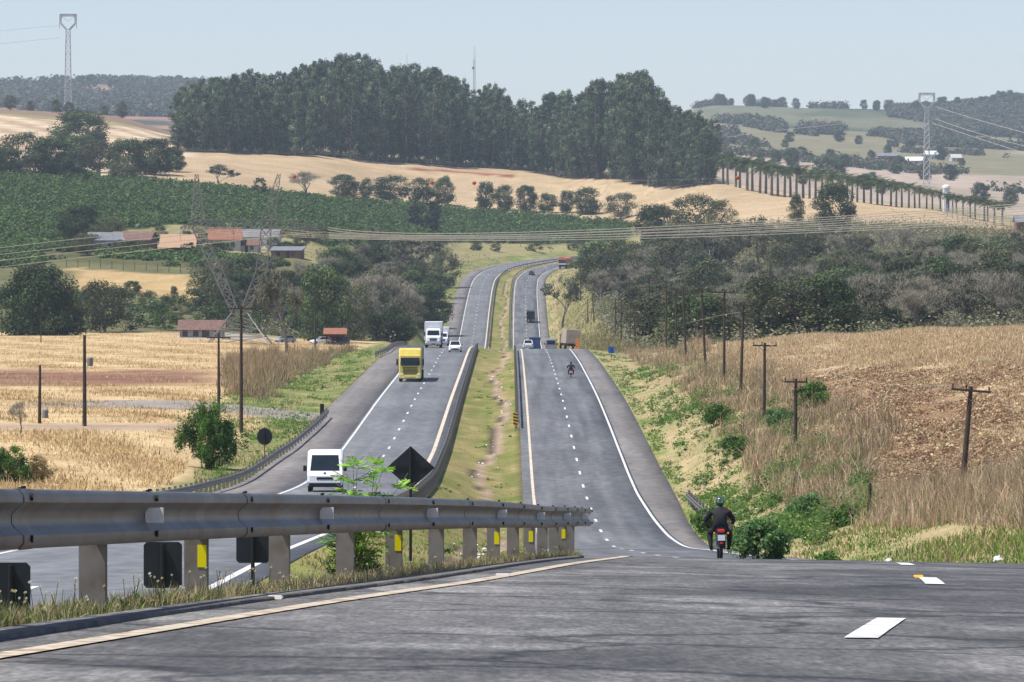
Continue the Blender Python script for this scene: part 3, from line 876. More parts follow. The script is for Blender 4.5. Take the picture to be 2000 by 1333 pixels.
# leafy weeds and scrub: low clumps of leaves that nobody could count
def weeds(name, mask, px0, px1, d0, d1, n, m, r, size, hgt, cols, p, label, mt='bright', asp=.55):
    X, d, z, px, y = onland(px0, px1, d0, d1, n)
    k = mask(X, d, px, y)
    X, d, z = X[k], d[k], z[k]
    n = len(X)
    sz = rng.gamma(4, .25, n)
    o = rng.normal(0, 1, (n, m, 3))
    o /= np.linalg.norm(o, axis=2)[..., None]
    o[..., 2] = np.abs(o[..., 2])
    P = np.stack([X, d, z], -1)[:, None] + o * np.array([r, r, hgt]) * rng.uniform(.25, 1, (n, m, 1)) * sz[:, None, None]
    P, o = P.reshape(-1, 3), o.reshape(-1, 3)
    V, Q = leaf_geo(P, rng.uniform(.5, 1.3, len(P)) * size, o, asp, .4)
    cc = np.repeat(np.repeat(pick(cols, n, p, .22), m, 0) * rng.uniform(.75, 1.3, (len(P), 1)), 4, 0)
    return tag(npmesh(name, V, Q, M[mt], cc), label, 'weeds', kind='stuff')
WG = [(.09, .19, .03), (.13, .24, .045), (.06, .12, .03), (.17, .22, .07)]
weeds('bank_weeds', lambda X, d, px, y: (X > edges(d)[3] + 1.5) & (X < edges(d)[3] + 11) & (y > 700) & (y < 1075) & (fbm(X / 2.2, d / 9, 91) > np.where(y > 790, .53, .60)), 1180, 1700, 130, 560, 14000, 30, .55, .20, .75, WG, [.35, .25, .3, .1],
      'leafy green weeds scattered over the lower right bank')
weeds('verge_weeds', lambda X, d, px, y: (X > edges(d)[3] + .2) & (X < edges(d)[3] + 4.5) & (fbm(X / 1.5, d / 14, 92) > .50), 1120, 1420, 215, 690, 9000, 18, .4, .16, .28, WG, [.4, .35, .1, .15],
      'bright green weeds along the edge of the right shoulder')
weeds('verge_weeds', lambda X, d, px, y: (X < edges(d)[0] - .5) & (X > edges(d)[0] - 11) & (fbm(X / 2, d / 14, 93) > .54), 420, 860, 260, 700, 7000, 18, .5, .18, .4, WG, [.4, .35, .15, .1],
      'bright green weeds along the left shoulder and its dry bank')
weeds('median_weeds', lambda X, d, px, y: (X > edges(d)[1] + .3) & (X < edges(d)[2] - .3) & (fbm(X / 1, d / 6, 94) > .66), 700, 1060, 150, 640, 2500, 20, .4, .16, .22, WG, [.4, .35, .15, .1],
      'dark green weed patches in the median grass')
SC = [(.21, .195, .115), (.16, .165, .078), (.26, .225, .165), (.12, .14, .058)]
weeds('scrub', lambda X, d, px, y: (X > edges(d)[3] + 11) & (px > 1150) & ((d > 690) | (X < 0)) & ((px > 1230) | (d > 900)), 1160, 2080, 690, 1470, 26000, 20, 1.7, .62, 2.6, SC, [.3, .3, .2, .2],
      'grey-brown and olive scrub filling the thicket between the trees', mt='leaf')
weeds('scrub', lambda X, d, px, y: (X < edges(d)[0] - 7) & (y > 494) & ((px > 620) | (y > 575)), 400, 900, 985, 1580, 7000, 20, 1.5, .6, 2.2, SC, [.2, .3, .1, .4],
      'olive scrub between the trees of the left grove', mt='leaf')

weeds('soil_clods', lambda X, d, px, y: (X > edges(d)[3] + 9) & (rng.random(len(X)) < .15 + redsoil(X, d, px, y)), 1420, 2080, 200, 620, 95000, 6, .24, .23, .15, [(.245, .145, .08), (.18, .10, .058), (.34, .225, .13), (.50, .38, .22)], [.27, .14, .27, .32],
      'red-brown soil clods and straw scraps in the right field', mt='blade', asp=.6)

# ------------------------------------------------------------------ trees: one of each variant, then copies
def leafy_material(m):
    t = m.node_tree
    for nd in list(t.nodes):
        if nd.type == 'VECT_MATH':
            oi = t.nodes.new('ShaderNodeObjectInfo')
            mr = t.nodes.new('ShaderNodeMapRange')
            mr.inputs[3].default_value, mr.inputs[4].default_value = .66, 1.42
            t.links.new(oi.outputs['Random'], mr.inputs[0])
            x = t.nodes.new('ShaderNodeVectorMath')
            x.operation = 'SCALE'
            dst = [l.to_socket for l in nd.outputs[0].links]
            t.links.new(nd.outputs[0], x.inputs[0])
            t.links.new(mr.outputs[0], x.inputs['Scale'])
            for s_ in dst:
                t.links.new(x.outputs[0], s_)
            break
M['crown'] = M['leaf'].copy()
M['crown'].name = 'crown_leaves'
leafy_material(M['crown'])

def grow(mb, tips, p, d, L, r, lev, n=3, spread=.6, up=.15, sides=5):
    segs = 3
    for i in range(segs):
        q = p + d * (L / segs)
        r2 = r * (1 - .45 * (i + 1) / segs)
        mb.tube(p, q, r * (1 - .45 * i / segs), r2, sides, cap=False)
        p = q
        d = (d + Vector((random.gauss(0, .16), random.gauss(0, .16), random.gauss(0, .10) + up * .25))).normalized()
        if lev > 0 and i >= 1:
            dd = (d + Vector((random.gauss(0, spread), random.gauss(0, spread), random.gauss(0, spread * .5)))).normalized()
            grow(mb, tips, p, dd, L * .62, r2 * .62, lev - 1, n, spread, up, max(3, sides - 1))
    if lev > 0:
        for j in range(n - 1):
            dd = (d + Vector((random.gauss(0, spread), random.gauss(0, spread), random.gauss(0, spread * .4) + up))).normalized()
            grow(mb, tips, p, dd, L * .70, r * .52, lev - 1, n, spread, up, max(3, sides - 1))
    else:
        tips.append((p.copy(), d.copy()))

def crown_obj(root, centers, radii, per, size, cols, p=None, flat=.8, asp=.6, droop=0.0, upb=.35, tint=.25, mt='crown'):
    centers, radii = np.array(centers, float), np.array(radii, float)
    m = len(centers)
    o = rng.normal(0, 1, (m, per, 3))
    o /= np.linalg.norm(o, axis=2)[..., None]
    rr = rng.uniform(.25, 1, (m, per, 1)) ** .5
    P = centers[:, None] + o * rr * radii[:, None, None] * np.array([1, 1, flat])
    P[..., 2] -= droop * rng.uniform(0, 1, (m, per))
    P, o = P.reshape(-1, 3), o.reshape(-1, 3)
    V, Q = leaf_geo(P, rng.uniform(.6, 1.25, len(P)) * size, o, asp, upb)
    cb = np.repeat(pick(cols, m, p, tint), per, 0) * rng.uniform(.75, 1.3, (m * per, 1))
    return npmesh('crown', V, Q, M[mt], np.repeat(cb, 4, 0), parent=root)

def hidden_root(name):
    # the first of its kind; it gets its own place when the first copy is asked for
    r = bpy.data.objects.new(name, None)
    COL.objects.link(r)
    r.empty_display_size = .3
    return r
class Kind:
    def __init__(s, name, h, cat='tree'):
        s.name, s.h, s.cat, s.vars, s.used, s.sz = name, h, cat, [], set(), {}
    def size(s, i):
        if i not in s.sz:
            c = [np.array(ch.bound_box) for ch in s.vars[i].children]
            c = np.concatenate(c)
            s.sz[i] = (float(c[:, 2].max()), float(c[:, 0].max() - c[:, 0].min()) * .93)
        return s.sz[i]
    def put(s, loc, height, label, group=None, wide=1.0, rz=None, var=None):
        i = random.randrange(len(s.vars)) if var is None else var
        r = s.vars[i]
        k = height / s.size(i)[0]
        sc = (k * wide, k * wide, k)
        rz = random.uniform(0, 6.28) if rz is None else rz
        if i not in s.used:
            s.used.add(i)
            r.location, r.scale, r.rotation_euler = loc, sc, (0, 0, rz)
            return tag(r, label, s.cat, group)
        c = dup(r, loc, rz, sc, label, group, s.cat)
        if not group and 'group' in c:
            del c['group']
        return c
    def prune(s):
        for i, r in enumerate(s.vars):
            if i not in s.used:
                for ch in list(r.children):
                    bpy.data.objects.remove(ch)
                bpy.data.objects.remove(r)

K = {}
# eucalyptus: tall slender trunks, tufted crowns
EUCC = [(.078, .115, .058), (.105, .145, .075), (.19, .22, .125), (.052, .075, .040)]
K['euc'] = Kind('eucalyptus_tree', 45)
for v in range(7):
    r = hidden_root('eucalyptus_tree')
    mb = MB()
    p = Vector((0, 0, -1))
    pts = [p]
    for i in range(6):
        p = p + Vector((random.gauss(0, .5), random.gauss(0, .5), 7.2))
        pts.append(p)
    for i in range(6):
        mb.tube(pts[i], pts[i + 1], .42 * (1 - i / 7), .42 * (1 - (i + 1) / 7), 6, cap=False)
    cen, rad = [], []
    nclu = 50
    for i in range(nclu):
        f = .10 + .90 * (i + random.random() * .8) / nclu
        q = pts[min(5, int(f * 6))].lerp(pts[min(6, int(f * 6) + 1)], f * 6 - int(f * 6)) if f < 1 else pts[6]
        ang = i * 2.4 + random.random()
        R_ = (5.0 * math.sin(math.pi * min(1, max(.06, (f - .08) / .98))) + .7) * random.uniform(.45, 1.05)
        c_ = q + Vector((math.cos(ang) * R_, math.sin(ang) * R_, random.gauss(1.2, 1.2)))
        mb.tube(q + Vector((0, 0, -2)), c_, .12, .05, 4, cap=False)
        cen.append(tuple(c_))
        rad.append(random.uniform(1.6, 2.9) * (1.15 - .45 * f))
    mb.build('trunk', M['palebark'], r)
    crown_obj(r, cen, rad, 90, .92, EUCC, [.35, .3, .15, .2], flat=1.0, droop=1.4, tint=.3)
    K['euc'].vars.append(r)

def broad(key, name, h, w_, cols, p, nv, nclu, per, size, crad, low=.25, flat=.8, levels=2, cat='tree', bark='bark', tint=.25, shape=1.0, stems=1):
    K[key] = Kind(name, h, cat)
    for v in range(nv):
        r = hidden_root(name)
        mb, tips = MB(), []
        for s_ in range(stems):
            grow(mb, tips, Vector((random.gauss(0, .1), random.gauss(0, .1), -.2)), Vector((random.gauss(0, .08 + .3 * (stems > 1)), random.gauss(0, .08 + .3 * (stems > 1)), 1)).normalized(), h * .42, h * .028 / stems ** .5, levels, 3, .7, .2)
        mb.build('trunk' if stems == 1 else 'stems', M[bark], r)
        cen, rad = [], []
        for i in range(nclu):
            a_ = random.uniform(0, 6.28)
            f = random.random()
            zz = low + (1 - low) * f
            prof = (math.sin(math.pi * (.12 + .80 * f ** shape))) ** .7
            R_ = w_ / 2 * prof * random.uniform(.45, 1.0)
            cen.append((R_ * math.cos(a_), R_ * math.sin(a_), h * zz * .95))
            rad.append(crad * random.uniform(.7, 1.25))
        crown_obj(r, cen, rad, per, size, cols, p, flat, tint=tint)
        K[key].vars.append(r)
DG = [(.045, .074, .027), (.062, .095, .034), (.088, .118, .042), (.12, .137, .05)]
broad('dense', 'broadleaf_tree', 12, 12, DG, [.35, .35, .22, .08], 4, 90, 115, .52, 1.9, low=.06)
broad('olive', 'olive_green_tree', 10, 9, [(.075, .085, .04), (.10, .105, .05), (.055, .07, .032), (.13, .13, .05)], [.35, .3, .25, .1], 4, 60, 80, .42, 1.45, low=.1)
broad('round', 'round_tree', 10, 8, [(.045, .07, .028), (.06, .088, .034), (.08, .105, .042)], [.4, .4, .2], 4, 75, 90, .45, 1.5, low=.02)
broad('lime', 'leafy_bush', 6, 7, [(.10, .16, .03), (.13, .19, .04), (.07, .12, .03)], [.4, .3, .3], 3, 30, 40, .5, 1.1, low=.1, cat='bush')
broad('shrub', 'green_shrub', 4, 5, [(.06, .10, .03), (.09, .13, .04), (.05, .075, .028)], [.4, .3, .3], 4, 22, 34, .45, .9, low=.1, cat='shrub', stems=4, levels=1)
broad('cone', 'conical_tree', 14, 11, [(.035, .055, .025), (.06, .06, .035), (.05, .07, .03)], [.5, .2, .3], 2, 60, 46, .8, 1.4, low=.06, shape=.55)

def bare(key, name, h, cols, nv, twn, leaves=0, lcols=None, cat='tree'):
    K[key] = Kind(name, h, cat)
    for v in range(nv):
        r = hidden_root(name)
        mb, tips = MB(), []
        grow(mb, tips, Vector((0, 0, -.2)), Vector((random.gauss(0, .1), random.gauss(0, .1), 1)).normalized(), h * .36, h * .026, 4, 3, .55, .25)
        mb.build('trunk', M['greybark'], r)
        T = np.array([tuple(p_) for p_, d_ in tips])
        k = np.repeat(T, max(1, twn // len(T)), 0)
        k = k + rng.normal(0, h * .022, k.shape)
        n = len(k)
        V, Q, m = blade_geo(k, rng.uniform(.4, 1.1, n) * h * .085, np.full(n, h * .0036), .9, False)
        cc = pick(cols, n, None, .2)
        o = npmesh('twigs', V, Q, M['twig'], np.repeat(cc, 3, 0), parent=r)
        if leaves:
            sel = T[rng.choice(len(T), leaves)]
            crown_obj(r, sel, np.full(leaves, h * .045), 9, h * .042, lcols, None, 1.0)
        K[key].vars.append(r)
GREY = [(.32, .28, .22), (.26, .22, .17), (.37, .33, .26), (.22, .215, .14)]
broad('dome', 'domed_tree', 12, 16, DG, [.45, .35, .15, .05], 1, 200, 120, .55, 2.1, low=.0, shape=.7)
bare('bare', 'leafless_tree', 9, GREY, 5, 4500)
bare('half', 'half_bare_tree', 10, GREY, 4, 2200, 170, [(.06, .075, .035), (.09, .10, .05), (.045, .06, .03)])

# palms
K['palm'] = Kind('palm_tree', 12, 'palm')
for v in range(4):
    r = hidden_root('palm_tree')
    mb = MB()
    lean = random.gauss(0, .25)
    pr = [Vector((0, 0, -.5)), Vector((lean * .3, 0, 3)), Vector((lean * .7, 0, 6)), Vector((lean, 0, 9.2))]
    for i, (r0, r1) in enumerate(((.34, .30), (.30, .27), (.27, .20))):
        mb.tube(pr[i], pr[i + 1], r0, r1, 7, cap=False)
    mb.build('trunk', M['greybark'], r)
    sh = MB().tube(pr[3], pr[3] + Vector((0, 0, 1.5)), .22, .12, 7)
    Vs, Qs, cs = [], [], []
    top = pr[3] + Vector((0, 0, 1.3))
    for i in range(22):
        a_ = i * 2.4 + random.random() * .4
        el = random.uniform(-.5, 1.15)
        L = random.uniform(3.6, 4.8)
        p = top.copy()
        dv = Vector((math.cos(a_) * math.cos(el), math.sin(a_) * math.cos(el), math.sin(el)))
        sd = Vector((-math.sin(a_), math.cos(a_), 0))
        for s_ in range(6):
            q = p + dv * L / 6
            wv = 1.0 * math.sin(math.pi * (s_ + .8) / 6.6)
            for sg in (-1, 1):
                for f_ in (0, .5):
                    b0 = p.lerp(q, f_)
                    b1 = p.lerp(q, f_ + .42)
                    tp = b1 + sd * sg * wv + Vector((0, 0, -.45 * wv)) + dv * .15
                    k = len(Vs)
                    Vs += [tuple(b0), tuple(b1), tuple(tp)]
                    Qs.append((k, k + 1, k + 2))
                    cs += [tuple(pick([(.035, .06, .02), (.055, .085, .028), (.08, .10, .04)], 1)[0])] * 3
            p = q
            dv = (dv + Vector((0, 0, -.27))).normalized()
    npmesh('crown', np.array(Vs), np.array(Qs), M['crown'], np.array(cs), parent=r)
    sh.build('crown_shaft', M['leafgreen'] if 'leafgreen' in M else M['palebark'], r)
    K['palm'].vars.append(r)

def at(kind, px, yb, yt, label, group=None, wpx=None, d0=60, d1=9000, var=None, w0=None):
    X, d, z = hit(px, yb, d0, d1)
    hgt = (yb - yt) * d / F
    kd = K[kind]
    wide = 1.0
    var = random.randrange(len(kd.vars)) if var is None else var
    if wpx:
        hh, ww = kd.size(var)
        wide = (wpx / (yb - yt)) / (ww / hh)
    return kd.put((X, d, z), hgt, label, group, wide, var=var)

# the eucalyptus wood on the ridge
TOPX = [335, 350, 370, 430, 480, 545, 600, 640, 690, 730, 750, 775, 830, 870, 905, 925, 965, 1000, 1030, 1060, 1100, 1125, 1165, 1215, 1255, 1285, 1305, 1350, 1385, 1408]
TOPY = [190, 172, 158, 146, 134, 140, 118, 106, 96, 105, 140, 122, 124, 128, 158, 166, 158, 188, 196, 186, 172, 190, 152, 140, 136, 150, 196, 208, 232, 270]
BX, BY = [335, 600, 800, 1000, 1200, 1410], [297, 303, 317, 332, 349, 362]
n = 0
FR = ([330, 600, 800, 900, 1000, 1200, 1400], [2095, 2150, 2205, 2228, 2238, 2152, 2010])
for row_, (cnt, off) in enumerate(((52, 0), (50, 22), (46, 48), (44, 80), (36, 120), (30, 165), (24, 220))):
    for i in range(cnt):
        px = lerp(342, 1402, (i + .5 + random.uniform(-.45, .45)) / cnt)
        d = float(np.interp(px, *FR)) + off + random.uniform(-8, 8)
        X = (px - 1000) * d / F
        z = gz(X, d)
        ty = float(np.interp(px, TOPX, TOPY)) + abs(random.gauss(0, 13)) - 2 + (random.uniform(8, 70) if row_ == 0 else random.uniform(0, 30) if row_ < 3 else 0)
        hgt = max(12, -(ty - HY) / F * d - z)
        edge = px < 356 or px > 1385
        K['euc'].put((X, d, z), hgt, 'tall dark eucalyptus tree in the dense wood on the ridge', 'eucalyptus trees of the ridge wood', wide=(45 / hgt) ** .55 * random.uniform(.85, 1.1))
        n += 1
# palms along the farm drive
for i in range(46):
    f = (i + .5) / 46
    px = lerp(1404, 1962, f) + random.uniform(-3, 3)
    d = lerp(2020, 1530, f ** .8) + (i % 2) * 14
    X = (px - 1000) * d / F
    z = gz(X, d)
    ty = float(np.interp(px, [1400, 1500, 1600, 1700, 1770, 1830, 1900, 1965], [298, 316, 330, 345, 355, 372, 382, 392])) + random.uniform(-3, 3)
    hgt = min(15, max(6.5, -(ty - HY) / F * d - z))
    K['palm'].put((X, d, z), hgt, 'palm tree in the double row along the farm drive', 'palms of the farm drive', wide=1.7)

# single trees
T1 = [
 ('dome', 78, 656, 510, 182, 'huge dark dome-shaped tree at the left edge behind the straw field'),
 ('olive', 205, 650, 545, 110, 'grey-green loose tree just right of the huge dome-shaped tree'),
 ('lime', 322, 645, 600, 58, 'small lime-green round bush at the right end of the field hedge'),
 ('shrub', 245, 648, 606, 92, 'low bright shrub under the grey-green loose tree'),
 ('shrub', 285, 640, 582, 110, 'wide pale green bush in the middle of the field hedge'),
 ('shrub', 168, 650, 622, 70, 'low grey-green bush at the right foot of the huge dome-shaped tree'),
 ('round', 258, 578, 549, 42, 'rounded grey bush at the lower edge of the yellow strip of field'),
 ('round', 340, 583, 558, 18, 'tiny dark bush alone on the yellow strip of field'),
 ('dense', 155, 472, 398, 92, 'dark rounded tree beside the zinc-roofed farm house'),
 ('olive', 215, 462, 422, 62, 'pale olive tree between the dark rounded tree and the farm roofs'),
 ('round', 560, 496, 470, 40, 'small tree behind the long zinc farm roof'),
 ('dense', 158, 288, 212, 138, 'broad olive-topped tree crowning the left hillside clump'),
 ('dense', 302, 342, 268, 96, 'dark rounded tree near the right end of the left hillside clump'),
 ('dense', 338, 336, 286, 58, 'smaller dark tree at the very right end of the left hillside clump'),
 ('olive', 236, 352, 318, 62, 'low brownish bush at the front of the left hillside clump'),
 ('half', 428, 366, 317, 72, 'half-bare grey tree with a domed crown above the plantation'),
 ('bare', 600, 390, 331, 76, 'leafless pale tree on the field edge above the plantation'),
 ('cone', 508, 384, 346, 34, 'small dark pine-like tree left of the leafless pale tree'),
 ('round', 672, 386, 340, 70, 'dark mushroom-shaped tree leftmost in the field row below the wood'),
 ('round', 715, 388, 346, 30, 'narrow dark tree between two wide ones in the field row'),
 ('round', 762, 392, 340, 95, 'widest dark tree of the field row below the wood'),
 ('olive', 826, 396, 346, 56, 'greyish loose tree behind the tall dark cone-shaped tree'),
 ('round', 868, 400, 341, 51, 'tall bright green tree at the right end of the first field row'),
 ('round', 950, 410, 352, 48, 'first tree of the second field row, left end'),
 ('round', 985, 411, 359, 48, 'second tree from the left in the second field row'),
 ('round', 1028, 414, 361, 51, 'third tree from the left in the second field row'),
 ('round', 1070, 415, 376, 46, 'shortest tree of the second field row'),
 ('round', 1108, 417, 370, 39, 'slim tree right of the shortest one in the second field row'),
 ('round', 1146, 420, 363, 70, 'largest forked tree near the right end of the second field row'),
 ('olive', 1212, 430, 375, 72, 'rounded grey-green tree standing alone right of the second field row'),
 ('cone', 830, 452, 364, 84, 'tall dark cone-shaped tree rising from the plantation'),
 ('dense', 1282, 480, 396, 104, 'yellowish olive tree where the plantation meets the right thicket'),
 ('olive', 1352, 462, 376, 96, 'big grey-green tree at the edge of the right tan field'),
 ('olive', 1408, 452, 388, 62, 'grey-green bush right of the big grey-green tree on the tan field edge'),
 ('round', 1555, 436, 376, 38, 'narrow dark tree alone on the right tan field'),
 ('dense', 1630, 446, 352, 92, 'umbrella-shaped dark tree in front of the palm row'),
 ('shrub', 1480, 452, 418, 36, 'small bush on the slope left of the narrow dark tree'),
 ('dense', 1198, 522, 462, 70, 'dark tree at the right of the road bend where the highway disappears'),
 ('half', 1098, 642, 533, 74, 'leaning half-bare tree with bent trunk beside the right shoulder'),
 ('bare', 760, 662, 528, 150, 'big spreading leafless tree in the grove left of the highway'),
 ('dense', 630, 668, 512, 128, 'tallest dark leafy tree in the grove left of the highway'),
 ('olive', 690, 665, 552, 96, 'yellow-green tinted tree between the dark tree and the leafless one'),
 ('half', 560, 690, 520, 100, 'thin grey-leaved tree right of the large pylon'),
 ('dense', 838, 640, 552, 90, 'dark tree beside the left shoulder near the road climb'),
 ('half', 735, 520, 438, 66, 'dark bare-branched tree standing above the grove near the plantation'),
 ('half', 822, 560, 452, 118, 'wide brown-grey tree below the cone-shaped tree'),
 ('olive', 872, 562, 482, 72, 'dull tree on the inside of the left carriageway bend'),
 ('lime', 790, 668, 610, 60, 'green bush beside the left shoulder behind the box truck'),
 ('half', 660, 640, 530, 90, 'grey tangled tree behind the tallest dark tree'),
 ('shrub', 1440, 640, 600, 60, 'dark bush below the pole row at the thicket edge'),
]
for k_i, px, yb, yt, wp, lab in T1:
    at(k_i, px, yb, yt, lab, wpx=wp)
for px, yb, yt, wp in ((40, 335, 256, 110), (100, 348, 264, 104), (192, 338, 272, 96), (250, 345, 268, 104), (132, 346, 296, 80), (12, 342, 286, 80), (70, 345, 300, 80), (160, 320, 262, 90)):
    at(random.choice(['dense', 'olive', 'dense']), px, yb, yt, 'dark green tree inside the clump on the left hillside', 'trees of the left hillside clump', wp)
# thicket on the right slope: grey leafless, dull olive and dark green ones
LB = {'bare': ('leafless grey tree in the thicket behind the right straw field', 'leafless trees of the right thicket'),
      'half': ('half-bare brownish tree in the thicket behind the right straw field', 'half-bare trees of the right thicket'),
      'olive': ('dull olive tree in the thicket behind the right straw field', 'olive trees of the right thicket'),
      'dense': ('dark green tree in the thicket behind the right straw field', 'dark trees of the right thicket')}
cnt = 0
while cnt < 295:
    px = random.uniform(1165, 2070)
    d = math.exp(random.uniform(math.log(700), math.log(1460)))
    X = (px - 1000) * d / F
    if X < edges(d)[3] + 12 or (px < 1260 and d < 900): continue
    z = gz(X, d)
    y = HY - F * z / d
    if d > 1360 and px > 1700: continue
    hgt = random.uniform(6.5, 11.5) * (1.25 if d > 1150 and px < 1500 else 1)
    if y - hgt * F / d < float(np.interp(px, [1160, 1250, 1300, 1480, 1560, 1750, 1850, 2000, 2070], [462, 420, 420, 428, 428, 430, 452, 444, 444])): continue
    kk = random.choices(['bare', 'half', 'olive', 'dense'], [.32, .28, .30, .10] if px > 1400 or d < 1100 else [.2, .24, .40, .16])[0]
    K[kk].put((X, d, z), hgt, *LB[kk], wide=random.uniform(1.0, 1.5))
    cnt += 1
# grove left of the bend and hedge at the field end
GB = {'half': ('brown half-bare tree among the trees left of the highway climb', 'half-bare trees of the left grove'),
      'dense': ('dark leafy tree among the trees left of the highway climb', 'dark trees of the left grove'),
      'olive': ('olive tree among the trees left of the highway climb', 'olive trees of the left grove'),
      'bare': ('grey leafless tree among the trees left of the highway climb', 'leafless trees of the left grove')}
cnt = 0
while cnt < 100:
    px = random.uniform(400, 890)
    d = random.uniform(990, 1560)
    X = (px - 1000) * d / F
    if X > edges(d)[0] - 5: continue
    z = gz(X, d)
    y = HY - F * z / d
    if y < 492 or (px < 640 and y < 560) or (px < 560 and d < 1040): continue
    if 620 < px < 720 and 490 < y < 520: continue
    kk = random.choices(['half', 'dense', 'olive', 'bare'], [.3, .3, .22, .18])[0]
    K[kk].put((X, d, z), random.uniform(6, 10.5), *GB[kk], wide=random.uniform(.9, 1.4))
    cnt += 1
for i in range(34):
    px = random.uniform(100, 520)
    d = random.uniform(985, 1090)
    X = (px - 1000) * d / F
    K['shrub' if i % 3 else 'olive'].put((X, d, gz(X, d)), random.uniform(2.5, 5.5), 'green hedge bush along the far end of the left straw field' if i % 3 else 'grey-green hedge tree along the far end of the left straw field', 'hedge bushes at the field end' if i % 3 else 'hedge trees at the field end', wide=1.2)
# bushes near the houses
for i in range(12):
    px = random.uniform(140, 620)
    X, d, z = hit(px, random.uniform(470, 503), 1100, 1500)
    K['olive'].put((X, d, z), random.uniform(4, 6.5), 'olive tree shading the farm houses', 'trees around the farm houses', wide=1.15)
for i in range(14):
    px = random.uniform(120, 640)
    X, d, z = hit(px, random.uniform(486, 505), 1100, 1500)
    K['shrub'].put((X, d, z), random.uniform(2.5, 4.5), 'dark garden bush around the farm houses', 'garden bushes of the farm', wide=1.3)
# brush on the bank above the far bend
for i in range(46):
    px = random.uniform(660, 1150)
    y = random.uniform(474, 494)
    X, d, z = hit(px, y, 1450, 2000)
    if X > edges(d)[0] - 4: continue
    kk = random.choice(['shrub', 'bare', 'olive'])
    K[kk].put((X, d, z), random.uniform(2, 4.2), {'shrub': 'low green brush on the bank above the far road bend', 'bare': 'low leafless brush on the bank above the far road bend', 'olive': 'low olive brush on the bank above the far road bend'}[kk], {'shrub': 'green brush of the far bank', 'bare': 'leafless brush of the far bank', 'olive': 'olive brush of the far bank'}[kk], wide=1.5)
# hill-top trees at the horizon
for i in range(60):
    px = random.choice([random.uniform(1390, 1530), random.uniform(1700, 2040), random.uniform(1400, 2040)])
    d = random.uniform(5450, 5750)
    X = (px - 1000) * d / F
    K['round'].put((X, d, gz(X, d)), random.uniform(9, 16), 'tiny hazy tree on the skyline of the far right hills', 'skyline trees of the right hills')
for i in range(26):
    px = random.uniform(-20, 350)
    d = random.uniform(6000, 6250)
    X = (px - 1000) * d / F
    K['round'].put((X, d, gz(X, d)), random.uniform(9, 15), 'tiny hazy tree on the skyline of the left ridge', 'skyline trees of the left ridge')
at('olive', 238, 226, 190, 'dark solitary tree on the field crest left of the wood', wpx=30, d0=2300, d1=2700)
for i, (px, hh) in enumerate(((110, 8), (135, 7), (60, 6), (20, 9), (205, 6))):
    X, d = (px - 1000) * 2560 / F, 2560
    K['olive'].put((X, d, gz(X, d)), hh, 'small bush on the brown crest at the far left', 'crest bushes at the far left')
for i in range(42):
    px = random.uniform(1380, 2020)
    d = random.uniform(2400, 4300)
    X = (px - 1000) * d / F
    K['round'].put((X, d, gz(X, d)), random.uniform(6, 12), 'lone hazy tree in the far valley behind the palms', 'lone trees of the far valley', wide=1.2)

# ---- near shrubs, with finer leaves
def fine_bush(name, label, loc, h, w_, cols, p, nstem, nclu, per, size, crad, cat='bush', low=.1, asp=.4, flat=.8, upb=.35, shape=1.0):
    r = thing(name, label, cat, loc)
    mb, tips = MB(), []
    for s_ in range(nstem):
        grow(mb, tips, Vector((random.gauss(0, .12), random.gauss(0, .12), -.1)), Vector((random.gauss(0, .35), random.gauss(0, .35), 1)).normalized(), h * .4, .035, 1, 2, .5, .2, 5)
    mb.build('stems', M['bark'], r)
    cen, rad = [], []
    for i in range(nclu):
        a_, f = random.uniform(0, 6.28), random.random()
        R_ = w_ / 2 * (math.sin(math.pi * (.15 + .78 * f ** shape))) ** .8 * random.uniform(.3, 1)
        cen.append((R_ * math.cos(a_), R_ * math.sin(a_), h * (low + (1 - low) * f) * .95))
        rad.append(crad * random.uniform(.6, 1.3))
    for p_, d_ in tips:
        cen.append((p_.x * 1.1, p_.y * 1.1, p_.z * 1.1))
        rad.append(crad * random.uniform(.5, 1.1))
    o = crown_obj(r, cen, rad, per, size, cols, p, flat, asp, tint=.3, upb=upb, mt='bright')
    o.name = 'foliage'
    return r
BRG = [(.08, .17, .03), (.12, .22, .04), (.05, .11, .022)]
X, d, z = hit(404, 914, 250, 500)
fine_bush('green_shrub', 'big bright green shrub in the straw left of the round sign', (X, d, z), 4.5, 4.2, BRG, [.4, .3, .3], 10, 64, 120, .32, .40, 'shrub', upb=.1, shape=.8, asp=.22, flat=2.2)
X, d, z = hit(18, 945, 240, 400)
fine_bush('green_shrub', 'green shrub at the left edge above the guardrail', (X, d, z), 2.2, 3.0, BRG, [.3, .3, .4], 5, 40, 90, .2, .4, 'shrub')
X, d, z = hit(75, 945, 240, 400)
fine_bush('dry_shrub', 'brown dry shrub beside the green one at the left edge', (X, d, z), 1.7, 1.9, [(.28, .2, .09), (.2, .15, .06), (.14, .13, .04)], None, 6, 24, 80, .17, .34, 'shrub', asp=.2)
CAST = [(.07, .15, .05), (.10, .20, .065), (.15, .25, .085)]
